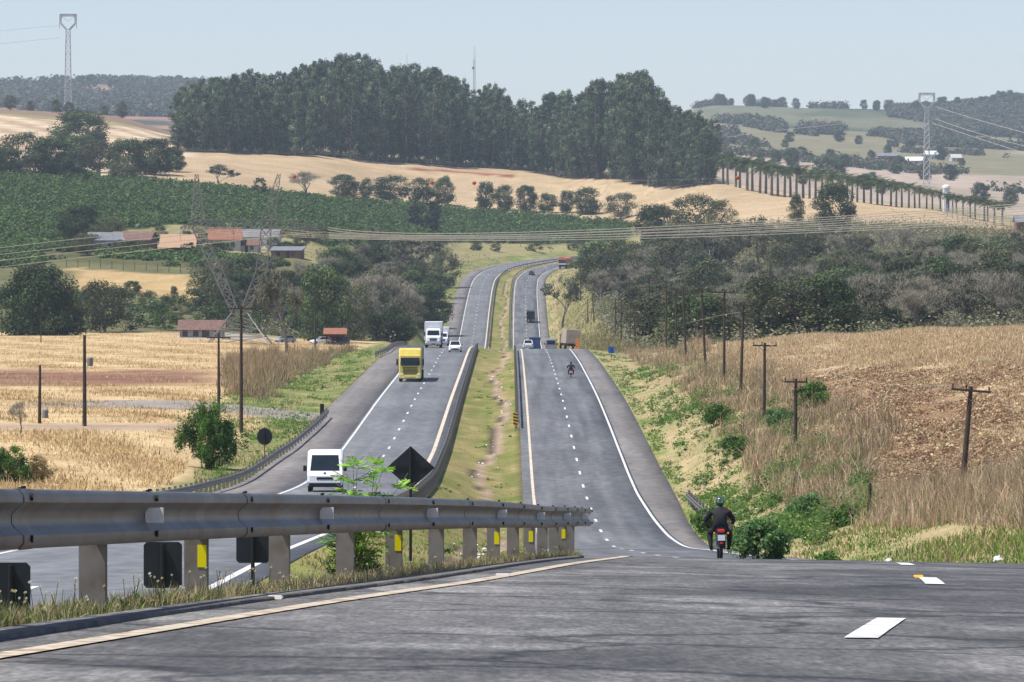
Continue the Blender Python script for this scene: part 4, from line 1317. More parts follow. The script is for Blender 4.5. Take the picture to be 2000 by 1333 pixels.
SH = [(1490, 1052, 1.75, 1.85, 150, 'dark glossy shrub in front of the right bank near the motorcyclist'),
      (1440, 905, 1.5, 3.2, 330, 'spreading green weed bush at the foot of the right bank'),
      (1525, 885, 1.6, 3.2, 345, 'leafy shrub around the foot of a tall pole on the right bank'),
      (1585, 965, 1.5, 1.9, 210, 'dark green shrub halfway up the right bank'),
      (1615, 1045, .6, .8, 140, 'small green shrub at the foot of the tan grass bank'),
      (1655, 980, .9, 1.3, 190, 'pale green low bush beside the short fence post'),
      (1385, 985, 1.5, 1.5, 260, 'bright green weeds beside the right shoulder'),
      (1590, 800, 2.2, 3.4, 370, 'green bush patch behind the near leaning poles'),
      (1400, 840, 1.8, 2.6, 370, 'low grey-green bush in the cane grass')]
for px, yb, h, w_, dd, lab in SH:
    X = (px - 1000) * dd / F
    fine_bush('green_shrub', lab, (X, dd, gz(X, dd) - .05), h, w_ * random.uniform(1.0, 1.25), CAST if 'dark' in lab or 'leafy' in lab else BRG, None, 9, int(26 + 12 * w_), 40, .07 + .055 * h, .10 + .13 * h, 'shrub', asp=.6)
# feathery bush behind the near guardrail
def feathery(name, label, loc, stems_, seed):
    random.seed(seed)
    r = thing(name, label, 'bush', loc)
    mb = MB()
    Vs, Qs, cs = [], [], []
    for (lx, ly, h) in stems_:
        p = Vector((random.gauss(0, .05), random.gauss(0, .04), 0))
        d = Vector((lx * .55, ly, 1)).normalized()
        L = h / 8
        for s_ in range(8):
            q = p + d * L
            mb.tube(p, q, .009 * (1 - s_ / 10), .009 * (1 - (s_ + 1) / 10), 5, cap=False)
            p = q
            d = (d + Vector((random.gauss(0, .08) + lx * .06, random.gauss(0, .08), .02))).normalized()
            if s_ < 3: continue
            for k in range(2 if s_ < 7 else 4):
                a_ = random.uniform(0, 6.28)
                fd = Vector((math.cos(a_), math.sin(a_) * .8, random.uniform(.1, .8))).normalized()
                fl = random.uniform(.12, .22)
                col = pick([(.22, .44, .05), (.30, .52, .07), (.15, .33, .045)], 1)[0]
                side = fd.cross(Vector((0, 0, 1))).normalized()
                mb.tube(p, p + fd * fl, .0025, n=3, cap=False)
                for j in range(9):                      # paired leaflets, drooping at the end
                    f_ = (j + 1) / 9
                    b0 = p + fd * fl * f_ + Vector((0, 0, -.10 * fl * f_ * f_ * 3))
                    for sg in (-1, 1):
                        w2 = .050 * math.sin(math.pi * (.2 + .75 * f_)) + .012
                        tp = b0 + side * sg * w2 + fd * w2 * .5 + Vector((0, 0, random.gauss(-.008, .008)))
                        mid = b0.lerp(tp, .5)
                        n_ = fd * .0105
                        k2 = len(Vs)
                        Vs += [tuple(b0), tuple(mid + n_), tuple(tp), tuple(mid - n_)]
                        Qs.append((k2, k2 + 1, k2 + 2, k2 + 3))
                        cs += [tuple(np.clip(col * random.uniform(.8, 1.2), 0, 1))] * 4
    mb.build('stems', M['bark'], r)
    npmesh('foliage', np.array(Vs), np.array(Qs), M['bright'], np.array(cs), parent=r)
    return r
d = 41.5
X = (688 - 1000) * d / F
feathery('feathery_bush', 'bright green feathery bush growing up behind the near guardrail', (X, d, gz(X, d)),
         [(.02, .1, 1.12), (.16, .1, 1.15), (.30, .1, 1.10), (.44, .1, 1.05), (-.16, .1, .62), (-.42, .1, .60), (-.6, 0, .50), (-.3, -.1, .45), (.2, -.1, .55), (.1, .1, 1.0), (.36, -.05, 1.16), (-.05, 0, .70), (.3, 0, .5)], 5)
d = 42.3
X = (700 - 1000) * d / F
fine_bush('dark_shrub', 'dark low shrub at the foot of the feathery bush', (X, d, gz(X, d)), .34, .55, [(.02, .045, .02), (.04, .07, .03)], None, 7, 26, 60, .05, .09, 'shrub', asp=.35)
d = 69.0
X = (1128 - 1000) * d / F
fine_bush('weed_clump', 'small bright weed at the end of the near guardrail', (X, d, gz(X, d)), .32, .4, BRG, None, 4, 10, 40, .06, .08, 'weed')
X, d, z = hit(40, 850, 300, 450)
r = K['bare'].put((X, d, z), 2.6, 'small leafless bush in the straw at the left edge', wide=1.1)
# ---- near grass strip between kerb and guardrail, and its wild flowers
n = 105000
d = np.exp(rng.uniform(math.log(12), math.log(80), n))
u = rng.beta(1.3, 1.5, n)
X = XR(d) - .52 - u * 1.35
z = np.maximum(groundZ(X, d), ZR(d) - .12 - .10 * u)
clump = fbm(X / .22, d / .5, 31)
left_ = sm(36, 20, d)
h = rng.uniform(.04, .14, n) * (.25 + 1.5 * clump)
green = rng.random(n) < .22 + .35 * left_
cc = np.where(green[:, None], pick([(.13, .19, .045), (.18, .22, .06), (.10, .13, .04)], n), pick([(.44, .36, .20), (.34, .26, .14), (.25, .18, .10), (.52, .44, .28)], n))
o = blades('roadside_grass', np.stack([X, d, z - .01], -1), h, rng.uniform(.004, .011, n), .85, cc, True)
tag(o, 'dry and green grass tuft strip between the kerb and the near guardrail', 'grass')
mb = MB()
n = 300
fd = rng.uniform(17, 62, n)
fd[:190] = rng.uniform(17, 32, 190)
Vs, Qs, cs = [], [], []
for q in fd:
    X = float(XR(q)) - random.uniform(.62, 1.5)
    z = max(gz(X, q), float(ZR(q)) - .16)
    h = random.uniform(.07, .23)
    tx, ty = random.gauss(0, .04), random.gauss(0, .04)
    p = Vector((X, q, z))
    t_ = p + Vector((tx, ty, h))
    def addq(vs, c_):
        k = len(Vs)
        Vs.extend([tuple(v) for v in vs])
        Qs.append((k, k + 1, k + 2, k + 3))
        cs.extend([c_] * 4)
    addq([p + Vector((-.0022, 0, 0)), p + Vector((.0022, 0, 0)), t_ + Vector((.0016, 0, 0)), t_ + Vector((-.0016, 0, 0))], (.12, .15, .05))
    addq([p + Vector((0, -.0022, 0)), p + Vector((0, .0022, 0)), t_ + Vector((0, .0016, 0)), t_ + Vector((0, -.0016, 0))], (.12, .15, .05))
    c_ = random.choice([(.62, .56, .40), (.62, .56, .40), (.6, .5, .2), (.7, .68, .6)])
    for j in range(4):
        a_ = j * math.pi / 4
        v1 = Vector((math.cos(a_), math.sin(a_), .25)) * random.uniform(.007, .011)
        v2 = Vector((-math.sin(a_) * .4, math.cos(a_) * .4, 1)) * .008
        addq([t_ - v1, t_ - v2, t_ + v1, t_ + v2], c_)
o = npmesh('wildflowers', np.array(Vs), np.array(Qs), M['blade'], np.array(cs))
tag(o, 'small cream wild flowers on thin stems in the grass by the near guardrail', 'flowers', kind='stuff')
random.seed(99)
for k_i in K.values(): k_i.prune()

# ------------------------------------------------------------------ guardrails
def wbeam(mb, pts, side, hgt, sc=1.0, tilt=0.0):
    # W-profile steel beam swept along pts; side = +1 when its face looks to +X
    prof = [(0, -.155), (.028, -.150), (.045, -.12), (.045, -.085), (.012, -.045), (0, -.02), (0, .02), (.012, .045), (.045, .085), (.045, .12), (.028, .150), (0, .155)]
    prof += [(x - .006, z) for x, z in prof[::-1]]
    n = len(prof)
    vs, fs = [], []
    for i, p in enumerate(pts):
        a_ = Vector(pts[max(0, i - 1)])
        b_ = Vector(pts[min(len(pts) - 1, i + 1)])
        t = (b_ - a_).normalized()
        nn = Vector((t.y, -t.x, 0)).normalized() * side
        for (x, z) in prof:
            vs.append(tuple(Vector(p) + nn * (x * sc * 1.4) + Vector((0, 0, hgt + z * sc))))
    for i in range(len(pts) - 1):
        for j in range(n):
            k = i * n + j
            l = i * n + (j + 1) % n
            fs.append((k, l, l + n, k + n))
    fs += [tuple(range(n - 1, -1, -1)), tuple((len(pts) - 1) * n + j for j in range(n))]
    mb.add(vs, fs)
def cpost(mb, p, rz, h, wd=.15, dp=.075, t=.007):
    mt = Matrix.Translation(p) @ Matrix.Rotation(rz, 4, 'Z')
    for c_, s_ in (((0, 0), (wd, t)), ((-wd / 2 + t / 2, dp / 2), (t, dp)), ((wd / 2 - t / 2, dp / 2), (t, dp)), ((-wd / 2 + .015, dp), (.03, t)), ((wd / 2 - .015, dp), (.03, t))):
        c3 = mt @ Vector((c_[0], c_[1], h / 2 - .25))
        mb.box(c3, (s_[0], s_[1], h + .5), rz=rz)

GP = [(15, -3.0), (18.5, -2.64), (22, -2.36), (26, -2.07), (30, -1.76), (34, -1.42), (38.3, -1.09), (42, -.78), (46, -.46), (50, -.16), (54, .08), (58, .31), (62, .53), (65.5, .73), (69, .92), (72, 1.08), (75, 1.24)]
gX = pchip([p[0] for p in GP], [p[1] for p in GP])
plane = lambda d: ZR(d) + (0 if d < 60 else min(.12, (d - 60) * .008))
g = thing('guardrail', 'near galvanised W-beam guardrail with broad grey posts beside the foreground asphalt', 'guardrail', (float(gX(40)), 40, float(plane(40))))
gl = Vector(g.location)
mb = MB()
ds = np.arange(13, 75.9, .5)
wbeam(mb, [tuple(Vector((float(gX(d)), d, float(plane(d)))) - gl) for d in ds], 1, .525, .93)
beam = mb.build('beam', M['steel'], g, smooth=True)
for i, (d, x) in enumerate(GP):
    sl_ = (float(gX(d + .5)) - float(gX(d - .5)))
    rz = -math.atan(sl_)
    z = float(plane(d))
    mb = MB()
    px_ = x - .30
    gz0 = gz(px_, d)
    h = z + .50 - gz0
    cpost(mb, Vector((px_, d, gz0)) - gl, rz, h)
    po = mb.build('post', M['post'], g)
    mb = MB()
    mb.box(Vector((x - .15, d, z + .525)) - gl, (.28, .14, .24), rz=rz)
    mb.build('spacer', M['post'], g)
    for dz in (-.10, .10):
        MB().tube(Vector((x + .05, d, z + .53 + dz)) - gl, Vector((x + .075, d, z + .53 + dz)) - gl, .018, n=8).build('bolt', M['black'], g)
    for dy in (-.07, .07):
        MB().tube(Vector((x + .02, d + dy, z + .668)) - gl, Vector((x + .02, d + dy, z + .680)) - gl, .012, n=8).build('bolt', M['black'], g)
    if i % 2 == 0 and 20 < d < 74:
        mb = MB()
        wbeam(mb, [tuple(Vector((float(gX(q)) + .004, q, float(plane(q)))) - gl) for q in np.linspace(d - .17, d + .17, 3)], 1, .525, .955)
        mb.build('lap_joint', M['steel'], g, smooth=True)
    if i % 2 == 1 and d > 23:
        mb = MB()
        mb.box(Vector((x + .055, d - .02, z + .535)) - gl, (.10, .012, .085), rz=rz)
        mb.box(Vector((x + .03, d + .02, z + .535)) - gl, (.05, .09, .03), rz=rz)
        mb.build('reflector', M['reflwhite'], g)
    if d in (30, 42, 54, 62, 72):
        mb = MB()
        mb.box(Vector((px_ + .042 * (1 if d < 60 else .6), d - .008, z + .26)) - gl, (.058, .006, .145), rz=rz)
        mb.build('yellow_sticker', M['reflyellow'], g)

def rail(label, d0, d1, step, xf, zf, side, endplate=False):
    x0, z0 = float(xf(d0)), float(zf(d0))
    g = thing('guardrail', label, 'guardrail', (x0, d0, z0), group=None)
    l = Vector(g.location)
    P = [Vector((float(xf(d)), d, float(zf(d)))) - l for d in np.arange(d0, d1, min(step, 4.0))]
    mb = MB()
    wbeam(mb, P, side, .60, 1.05)
    mb.build('beam', M['steel'], g)
    proto = None
    k = 0
    for d in np.arange(d0 + 1, d1, step):
        p = Vector((float(xf(d)) - .22 * side, d, float(zf(d)))) - l
        if proto is None:
            mb = MB()
            cpost(mb, Vector((0, 0, 0)), 0, .85)
            mb.box((.11 * side, 0, .6), (.2, .12, .2))
            proto = mb.build('post', M['post'], g)
            proto.location = p
        else:
            c_ = proto.copy()
            COL.objects.link(c_)
            c_.location = p
    if endplate:
        p = P[0]
        mb = MB()
        mb.slab(p + Vector((-.1, -2.5, .02)), p + Vector((.95, -3.4, -.35)), p + Vector((.3, 0, .55)), p + Vector((-.1, 0, .75)), .06)
        mb.build('end_terminal', M['concrete'], g)
    return g
med = lambda off: (lambda d: XL(d) + off)
rail('long dark guardrail on the left edge of the grassy median, nearer stretch', 168, 668, 5.2, lambda d: XL(d) + .95, lambda d: ZL(d), -1, True)
rail('guardrail on the right edge of the median, starting at the striped hazard plate', 404, 672, 4.0, lambda d: XR(d) - .85, lambda d: ZR(d), 1)
rail('far guardrail left of the median on the distant climb', 1180, 1790, 8, lambda d: XL(d) + 1.0 * SLN(d), lambda d: ZL(d), -1)
rail('far guardrail right of the median on the distant climb', 1180, 1790, 8, lambda d: XR(d) - 1.0 * SLN(d), lambda d: ZR(d), 1)
rail('short guardrail curving along the outer edge of the left shoulder beside the van', 190, 420, 4.0, lambda d: XL(d) - 11.15 + .6 * sm(330, 420, d), lambda d: ZL(d), 1)
rail('guardrail at the crest on the outer edge of the left shoulder behind the yellow truck', 608, 740, 4.0, lambda d: XL(d) - 10.9 - .8 * (1 - sm(608, 640, d)), lambda d: ZL(d), 1)
d = 150
rail('short pale guardrail stub in the green verge just left of the near motorcyclist', 250, 304, 4.0, lambda d: XR(d) + 10.25 - .3 * sm(250, 300, d), lambda d: ZR(d) + .10, -1)

# ------------------------------------------------------------------ signs
def sign_back(label, px, py_c, d, wd, hg, name='road_sign', group=None, pole=None, m='darksign', shape='rect', z_extra=0):
    X = (px - 1000) * d / F
    zc = -(py_c - HY) / F * d
    zb = gz(X, d)
    s_ = thing(name, label, 'road sign', (X, d, zb), group=group)
    h = zc - zb
    mb = MB()
    if shape == 'rect':
        b_ = .04
        pr = [(-wd / 2 + b_, -hg / 2), (wd / 2 - b_, -hg / 2), (wd / 2, -hg / 2 + b_), (wd / 2, hg / 2 - b_), (wd / 2 - b_, hg / 2), (-wd / 2 + b_, hg / 2), (-wd / 2, hg / 2 - b_), (-wd / 2, -hg / 2 + b_)]
    elif shape == 'diamond':
        pr = [(0, -hg / 2), (wd / 2, 0), (0, hg / 2), (-wd / 2, 0)]
    else:
        pr = [(wd / 2 * math.cos(a_), hg / 2 * math.sin(a_)) for a_ in np.linspace(0, 2 * math.pi, 21)[:-1]]
    n = len(pr)
    vs = [(x, .0, h + z) for x, z in pr] + [(x, .02, h + z) for x, z in pr]
    fs = [tuple(range(n)), tuple(range(2 * n - 1, n - 1, -1))] + [(i, (i + 1) % n, n + (i + 1) % n, n + i) for i in range(n)]
    mb.add(vs, fs)
    mb.build('panel', M[m], s_)
    mb = MB()
    top = h + hg / 2 * .92
    mb.tube((0, -.04, -.4), (0, -.04, top), .030 if shape != 'diamond' else .045, n=10)
    for zz in (-.3, .3):
        mb.tube((0, -.075, h + zz * hg), (0, -.03, h + zz * hg), .02, n=6)
    mb.build('pole', M['black'], s_, smooth=True)
    if shape == 'diamond':
        mb = MB()
        mb.box((0, -.012, h), (wd * .93, .02, .05))
        mb.build('crossbar', M['black'], s_)
    return s_
sign_back('dark back of a rectangular chevron sign at the left picture edge behind the guardrail', 22, 1158, 46, .38, .60)
sign_back('dark back of a rectangular sign between the first and second guardrail posts', 318, 1104, 60, .50, .60)
sign_back('dark back of a rectangular sign left of the third guardrail post', 494, 1066, 69, .50, .52)
sign_back('large dark diamond-shaped sign back rising behind the guardrail in the median', 802, 914, 136, 1.42, 1.28, shape='diamond')
sign_back('black round sign back on a thin pole in the left verge', 517, 853, 334, 1.12, 1.25, shape='round')
sign_back('narrow black sign back at the start of the left shoulder guardrail', 629, 799, 425, .38, .95, shape='rect')
sign_back('small blue sign on the right verge near the crest', 1194, 684, 610, .75, .85, m='signblue')
sign_back('small black sign back at the crest beside the white box truck', 788, 688, 640, .4, .8)
s_ = sign_back('orange diamond warning sign in the far median', 991, 577, 1470, 2.0, 2.0, shape='diamond', m='signyellow')
# striped hazard plate on the rail end
d = 402
X = XR(d) - 1.15
z = gz(X, d)
s_ = thing('hazard_plate', 'yellow and black striped hazard plate at the guardrail end in the median', 'hazard sign', (float(X), d, z))
mb = MB()
mb.box((0, 0, 1.05), (.40, .03, 1.15))
mb.build('panel', M['signyellow'], s_)
mb = MB()
for i in range(4):
    z0 = .56 + i * .28
    mb.slab((-.195, -.02, z0 + .20), (-.195, -.02, z0 + .07), (.195, -.02, z0 - .06 + .03), (.195, -.02, z0 + .10), .006)
mb.build('stripes', M['black'], s_)
mb = MB().tube((0, .04, -.3), (0, .04, 1.6), .035)
mb.build('pole', M['post'], s_)
# orange work board by the parked lorry
d = 792
X, z = 127.5 * d / F, float(ZR(d))
s_ = thing('warning_board', 'orange warning board of stacked slats beside the parked canvas lorry', 'hazard sign', (X, d, z))
for i in range(4):
    MB().box((0, 0, .55 + i * .46), (.62, .05, .40)).build('slat', M['orange'], s_)
mb = MB()
for sx in (-.2, .2):
    mb.tube((sx, .05, -.2), (sx, .05, 2.1), .035)
mb.build('posts', M['post'], s_)

# ------------------------------------------------------------------ vehicles (forward is +y in their own frame)
def wheels(r, ys, xw, rad, wid=.22):
    for y in ys:
        for sx in (-1, 1):
            ty = MB().lathe([(rad * .62, -wid / 2), (rad * .95, -wid / 2), (rad, -wid / 2 + .03), (rad, wid / 2 - .03), (rad * .95, wid / 2), (rad * .62, wid / 2)], n=18, axis='X').build('wheel', M['rubber'], r, smooth=True)
            ty.location = (sx * (xw - wid / 2), y, rad)
            MB().lathe([(.02, -wid / 2 - .005), (rad * .6, -wid / 2 + .01), (rad * .6, wid / 2 - .01), (.02, wid / 2 + .005)], n=14, axis='X').build('rim', M['chrome'], ty)
def panel(r, name, m, a, b, c, d, t=.02):
    return MB().slab(a, b, c, d, t).build(name, M[m], r)
def frame_loft(secs):
    # secs: list of (y, half width, z0, z1) rectangles joined along y
    mb = MB()
    vs, fs = [], []
    for (y, hw, z0, z1, tw) in secs:
        vs += [(-hw, y, z0), (hw, y, z0), (hw, y, z0 + (z1 - z0) * .6), (tw, y, z1), (-tw, y, z1), (-hw, y, z0 + (z1 - z0) * .6)]
    for i in range(len(secs) - 1):
        for j in range(6):
            a_, b_ = i * 6 + j, i * 6 + (j + 1) % 6
            fs.append((a_, b_, b_ + 6, a_ + 6))
    fs += [(5, 4, 3, 2, 1, 0), tuple((len(secs) - 1) * 6 + j for j in range(6))]
    return mb.add(vs, fs)
def car(name, label, cat, loc, rz, m, hatch=True, L=4.1, W_=1.74, H=1.48, plate='plate', lamps=True):
    r = thing(name, label, cat, loc, rz)
    hw, f, b_ = W_ / 2, L / 2, -L / 2
    lo = frame_loft([(b_, hw * .86, .38, .78, hw * .8), (b_ + .1, hw * .97, .24, .98, hw * .88), (b_ + .7, hw, .20, 1.0, hw * .92), (0, hw, .20, .98, hw * .92), (f - 1.15, hw, .20, .95, hw * .9), (f - .35, hw * .97, .22, .82, hw * .84), (f - .05, hw * .84, .28, .66, hw * .72), (f, hw * .74, .36, .56, hw * .64)])
    lo.build('body', M[m], r, smooth=True)
    y0 = b_ + (.12 if hatch else .75)
    ca = MB()
    zt, zb = H, .93
    # cabin
    A = [(-hw * .90, y0, zb), (hw * .90, y0, zb), (hw * .90, f - 1.05, zb), (-hw * .90, f - 1.05, zb)]
    B = [(-hw * .70, y0 + (.45 if hatch else .6), zt), (hw * .70, y0 + (.45 if hatch else .6), zt), (hw * .70, f - 1.95, zt), (-hw * .70, f - 1.95, zt)]
    ca.add(A + B, [(0, 1, 5, 4), (1, 2, 6, 5), (2, 3, 7, 6), (3, 0, 4, 7), (4, 5, 6, 7)])
    ca.build('cabin', M[m], r)
    def inset(q0, q1, q2, q3, k, off, name):
        c_ = sum((Vector(v) for v in (q0, q1, q2, q3)), Vector()) / 4
        q = [c_ + (Vector(v) - c_) * k for v in (q0, q1, q2, q3)]
        nn = (q[1] - q[0]).cross(q[3] - q[0]).normalized()
        q = [v + nn * off for v in q]
        MB().slab(*q, .02).build(name, M['glass'], r)
    inset(A[2], A[3], B[3], B[2], .87, .012, 'windscreen')
    inset(A[0], A[1], B[1], B[0], .84, .012, 'rear_window')
    inset(A[1], A[2], B[2], B[1], .84, .012, 'side_window')
    inset(A[3], A[0], B[0], B[3], .84, .012, 'side_window')
    wheels(r, (b_ + .78, f - .82), hw, .31)
    for sx in (-1, 1):
        MB().rbox((sx * hw * .62, f - .10, .68), (.34, .16, .13), .03).build('headlight', M['lamp'], r)
        MB().rbox((sx * hw * .76, b_ + .05, .80), (.2, .12, .22), .03).build('tail_light', M['redlamp'], r)
        MB().rbox((sx * (hw + .08), f - 1.35, 1.0), (.18, .10, .13), .03).build('mirror', M['black'], r)
    MB().rbox((0, f - .02, .36), (hw * 1.25, .10, .16), .03).build('bumper', M['black'], r)
    MB().box((0, f - .01, .54), (hw * .8, .05, .07)).build('grille', M['black'], r)
    MB().box((0, b_ - .01, .62), (.40, .02, .13)).build('number_plate', M[plate], r)
    return r
gzL = lambda d: float(ZL(d))
gzR = lambda d: float(ZR(d))
def vx(px, d): return (px - 1000) * d / F
def heading_z(r, zf, d):
    # tilt to the road grade
    s_ = math.atan((zf(d + 2) - zf(d - 2)) / 4)
    r.rotation_mode = 'XYZ'
    r.rotation_euler[0] = s_ if abs(r.rotation_euler[2]) < 1 else -s_
    return r
PI = math.pi
heading_z(car('car', 'small white car with bright front coming over the left crest', 'car', (vx(889, 640), 640, gzL(640)), PI, 'white', W_=1.8, H=1.5), gzL, 640)
car('car', 'silver hatchback seen from behind at the right crest beside the blue lorry', 'car', (vx(1031.5, 752), 752, gzR(752) + .12), 0, 'white', W_=1.74, H=1.5)
heading_z(car('car', 'dark car driving away in the far bend near the red-topped truck', 'car', (vx(1039, 1580), 1580, gzR(1580)), -.12, 'navy'), gzR, 1580)
def yard_car(px, py, label, m, rz):
    X, d, z = hit(px, py, 900, 1250)
    car('parked_car', label, 'car', (X, d, z), rz, m)
yard_car(557, 681, 'pale blue parked car in front of the grove left of the shelter', 'silver', 2.2)
yard_car(626, 679, 'white parked car directly left of the tiled shelter', 'white', 2.0)
yard_car(664, 680, 'dark parked car under the tiled shelter', 'navy', 2.4)

def van(name, label, loc, rz, m, badge=True):
    r = thing(name, label, 'van', loc, rz)
    hw = 1.02
    prof = [(-2.75, .35), (2.45, .30), (2.72, .55), (2.68, .95), (2.25, 1.22), (1.35, 2.18), (.95, 2.42), (.3, 2.48), (-2.62, 2.46), (-2.75, 2.2)]
    MB().prism(prof, -hw, hw, .13).build('body', M[m], r)
    def sl2(y, z, off=.012):
        return y + off, z + off
    a, b_ = (2.235, 1.245), (1.40, 2.14)
    nn = Vector((0, b_[1] - a[1], a[0] - b_[0])).normalized() * .02
    q = [Vector((-hw * .84, a[0], a[1])) + nn, Vector((hw * .84, a[0], a[1])) + nn, Vector((hw * .76, b_[0], b_[1])) + nn, Vector((-hw * .76, b_[0], b_[1])) + nn]
    MB().slab(q[1], q[0], q[3], q[2], .02).build('windscreen', M['glass'], r)
    for sx in (-1, 1):
        MB().slab(*([(sx * (hw + .008), 2.0, 1.30), (sx * (hw + .008), .75, 1.30), (sx * (hw + .008), .75, 1.95), (sx * (hw + .008), 1.5, 1.95)][::sx]), .02).build('side_window', M['glass'], r)
        MB().rbox((sx * (hw + .16), 1.75, 1.38), (.2, .12, .34), .04).build('mirror', M['black'], r)
        MB().rbox((sx * .74, 2.58, .86), (.36, .22, .26), .06).build('headlight', M['lamp'], r)
        MB().rbox((sx * .92, -2.74, 1.2), (.14, .06, .7), .02).build('tail_light', M['redlamp'], r)
    MB().rbox((0, 2.68, .42), (1.86, .16, .26), .05).build('bumper', M['black'], r)
    MB().box((0, 2.70, .80), (.95, .05, .14)).build('grille', M['black'], r)
    MB().slab((-.75, -2.765, 1.35), (.75, -2.765, 1.35), (.7, -2.765, 2.1), (-.7, -2.765, 2.1), .02).build('rear_window', M['glass'], r)
    MB().box((0, -2.77, .75), (.42, .02, .13)).build('number_plate', M['plate'], r)
    if badge:
        b2 = MB().lathe([(.075, -.01), (.085, 0), (.075, .012)], n=20, axis='Y').build('badge', M['blue'], r)
        b2.location = (0, 2.52, 1.10)
        b2.rotation_euler = (.6, 0, 0)
    wheels(r, (-1.75, 1.75), hw - .02, .34)
    return r
heading_z(van('van', 'white high-roof van with one bright headlight driving toward the camera on the left carriageway', (vx(636, 272), 272, gzL(272)), PI + .02, 'white'), gzL, 272)
v2 = van('van', 'silver van seen from behind on the right crest', (vx(1076, 806), 806, gzR(806) + .05), 0, 'silver', badge=False)
v2.scale = (.95, .9, .92)

# yellow articulated lorry
def lorry_cab_over(label, loc, rz):
    r = thing('truck', label, 'truck', loc, rz)
    hw = 1.24
    prof = [(4.9, .45), (7.0, .45), (7.12, .8), (7.12, 1.75), (6.95, 2.75), (6.55, 3.55), (6.0, 3.74), (5.0, 3.74), (4.9, 3.5)]
    MB().prism(prof, -hw, hw, .14).build('cab', M['yellow'], r)
    cb = r.children[-1] if r.children else None
    a, b_ = (7.11, 1.86), (6.955, 2.72)
    MB().slab((1.10, a[0] + .012, a[1]), (-1.10, a[0] + .012, a[1]), (-1.04, b_[0] + .012, b_[1]), (1.04, b_[0] + .012, b_[1]), .03).build('windscreen', M['glass'], r)
    mb = MB()
    for i in range(5):
        mb.box((0, 7.135, .98 + i * .155), (1.62, .04, .075))
    mb.build('grille', M['black'], r)
    MB().box((0, 7.14, 1.80), (1.9, .03, .05)).build('wiper_panel', M['black'], r)
    MB().rbox((0, 7.08, .55), (2.40, .22, .34), .06).build('bumper', M['yellow'], r)
    MB().box((0, 7.20, .58), (.55, .03, .14)).build('number_plate', M['plate'], r)
    MB().slab((1.12, 7.08, 2.78), (-1.12, 7.08, 2.78), (-1.12, 7.26, 2.86), (1.12, 7.26, 2.86), .04).build('sun_visor', M['yellow'], r)
    for sx in (-1, 1):
        MB().rbox((sx * .93, 7.12, .84), (.44, .10, .20), .03).build('headlight', M['lamp'], r)
        MB().rbox((sx * .80, 7.205, .50), (.22, .03, .12), .01).build('fog_lamp', M['lamp'], r)
        MB().rbox((sx * 1.44, 6.85, 2.2), (.20, .16, .70), .04).build('mirror', M['black'], r)
        MB().slab(*([(sx * 1.25, 6.85, 1.85), (sx * 1.25, 5.7, 1.85), (sx * 1.25, 5.7, 2.6), (sx * 1.25, 6.72, 2.6)][::sx]), .02).build('side_window', M['glass'], r)
    MB().box((0, -.6, 1.05), (.9, 11.0, .3)).build('chassis', M['black'], r)
    MB().rbox((0, -1.6, 2.42), (2.5, 12.0, 2.45), .05).build('trailer', M['navy'], r)
    wheels(r, (6.1, 3.2, -4.0, -5.3, -6.6), 1.24, .5, .32)
    return r
heading_z(lorry_cab_over('yellow cab-over lorry driving toward the camera on the left carriageway', (vx(801, 512) , 512 + 7.1, gzL(519)), PI), gzL, 519)

def lorry_bonnet(label, loc, rz, m='white', box='boxwhite', s=1.0):
    r = thing('truck', label, 'truck', loc, rz, scale=s)
    hw = 1.05
    MB().prism([(3.0, .75), (4.9, .70), (5.05, 1.0), (4.95, 1.55), (3.75, 1.82), (3.45, 2.62), (3.2, 2.82), (2.2, 2.85), (2.2, .75)], -hw, hw, .12).build('cab', M[m], r)
    MB().slab((.90, 3.765, 1.86), (-.90, 3.765, 1.86), (-.82, 3.485, 2.55), (.82, 3.485, 2.55), .03).build('windscreen', M['glass'], r)
    mb = MB()
    for i in range(6):
        mb.box((0, 5.02, 1.02 + i * .085), (1.05, .06, .045))
    mb.build('grille', M['black'], r)
    MB().rbox((0, 5.05, .62), (2.35, .26, .30), .06).build('bumper', M['silver'], r)
    MB().box((0, 5.19, .60), (.5, .02, .14)).build('number_plate', M['black'], r)
    MB().rbox((0, -1.6, 2.45), (2.6, 7.4, 2.75), .05).build('box_body', M[box], r)
    MB().box((0, .3, .85), (.9, 8.6, .25)).build('chassis', M['black'], r)
    for sx in (-1, 1):
        MB().rbox((sx * .80, 4.95, 1.05), (.32, .22, .24), .05).build('headlight', M['lamp'], r)
        MB().rbox((sx * 1.28, 3.7, 2.05), (.18, .14, .55), .04).build('mirror', M['black'], r)
        MB().rbox((sx * 1.0, 4.25, .78), (.34, 1.25, .42), .12).build('mudguard', M[m], r)
        MB().slab(*([(sx * 1.06, 3.55, 1.85), (sx * 1.06, 2.5, 1.85), (sx * 1.06, 2.5, 2.55), (sx * 1.06, 3.35, 2.55)][::sx]), .02).build('side_window', M['glass'], r)
    wheels(r, (4.2, -2.6, -3.9), 1.2, .5, .32)
    return r
lorry_bonnet('white bonneted box truck coming over the left crest', (vx(846, 672), 672 + 5.1, gzL(677)), PI)
lorry_bonnet('second smaller white truck half hidden behind the white box truck', (vx(864, 745), 745 + 5.1, gzL(750) + .2), PI, s=.80)

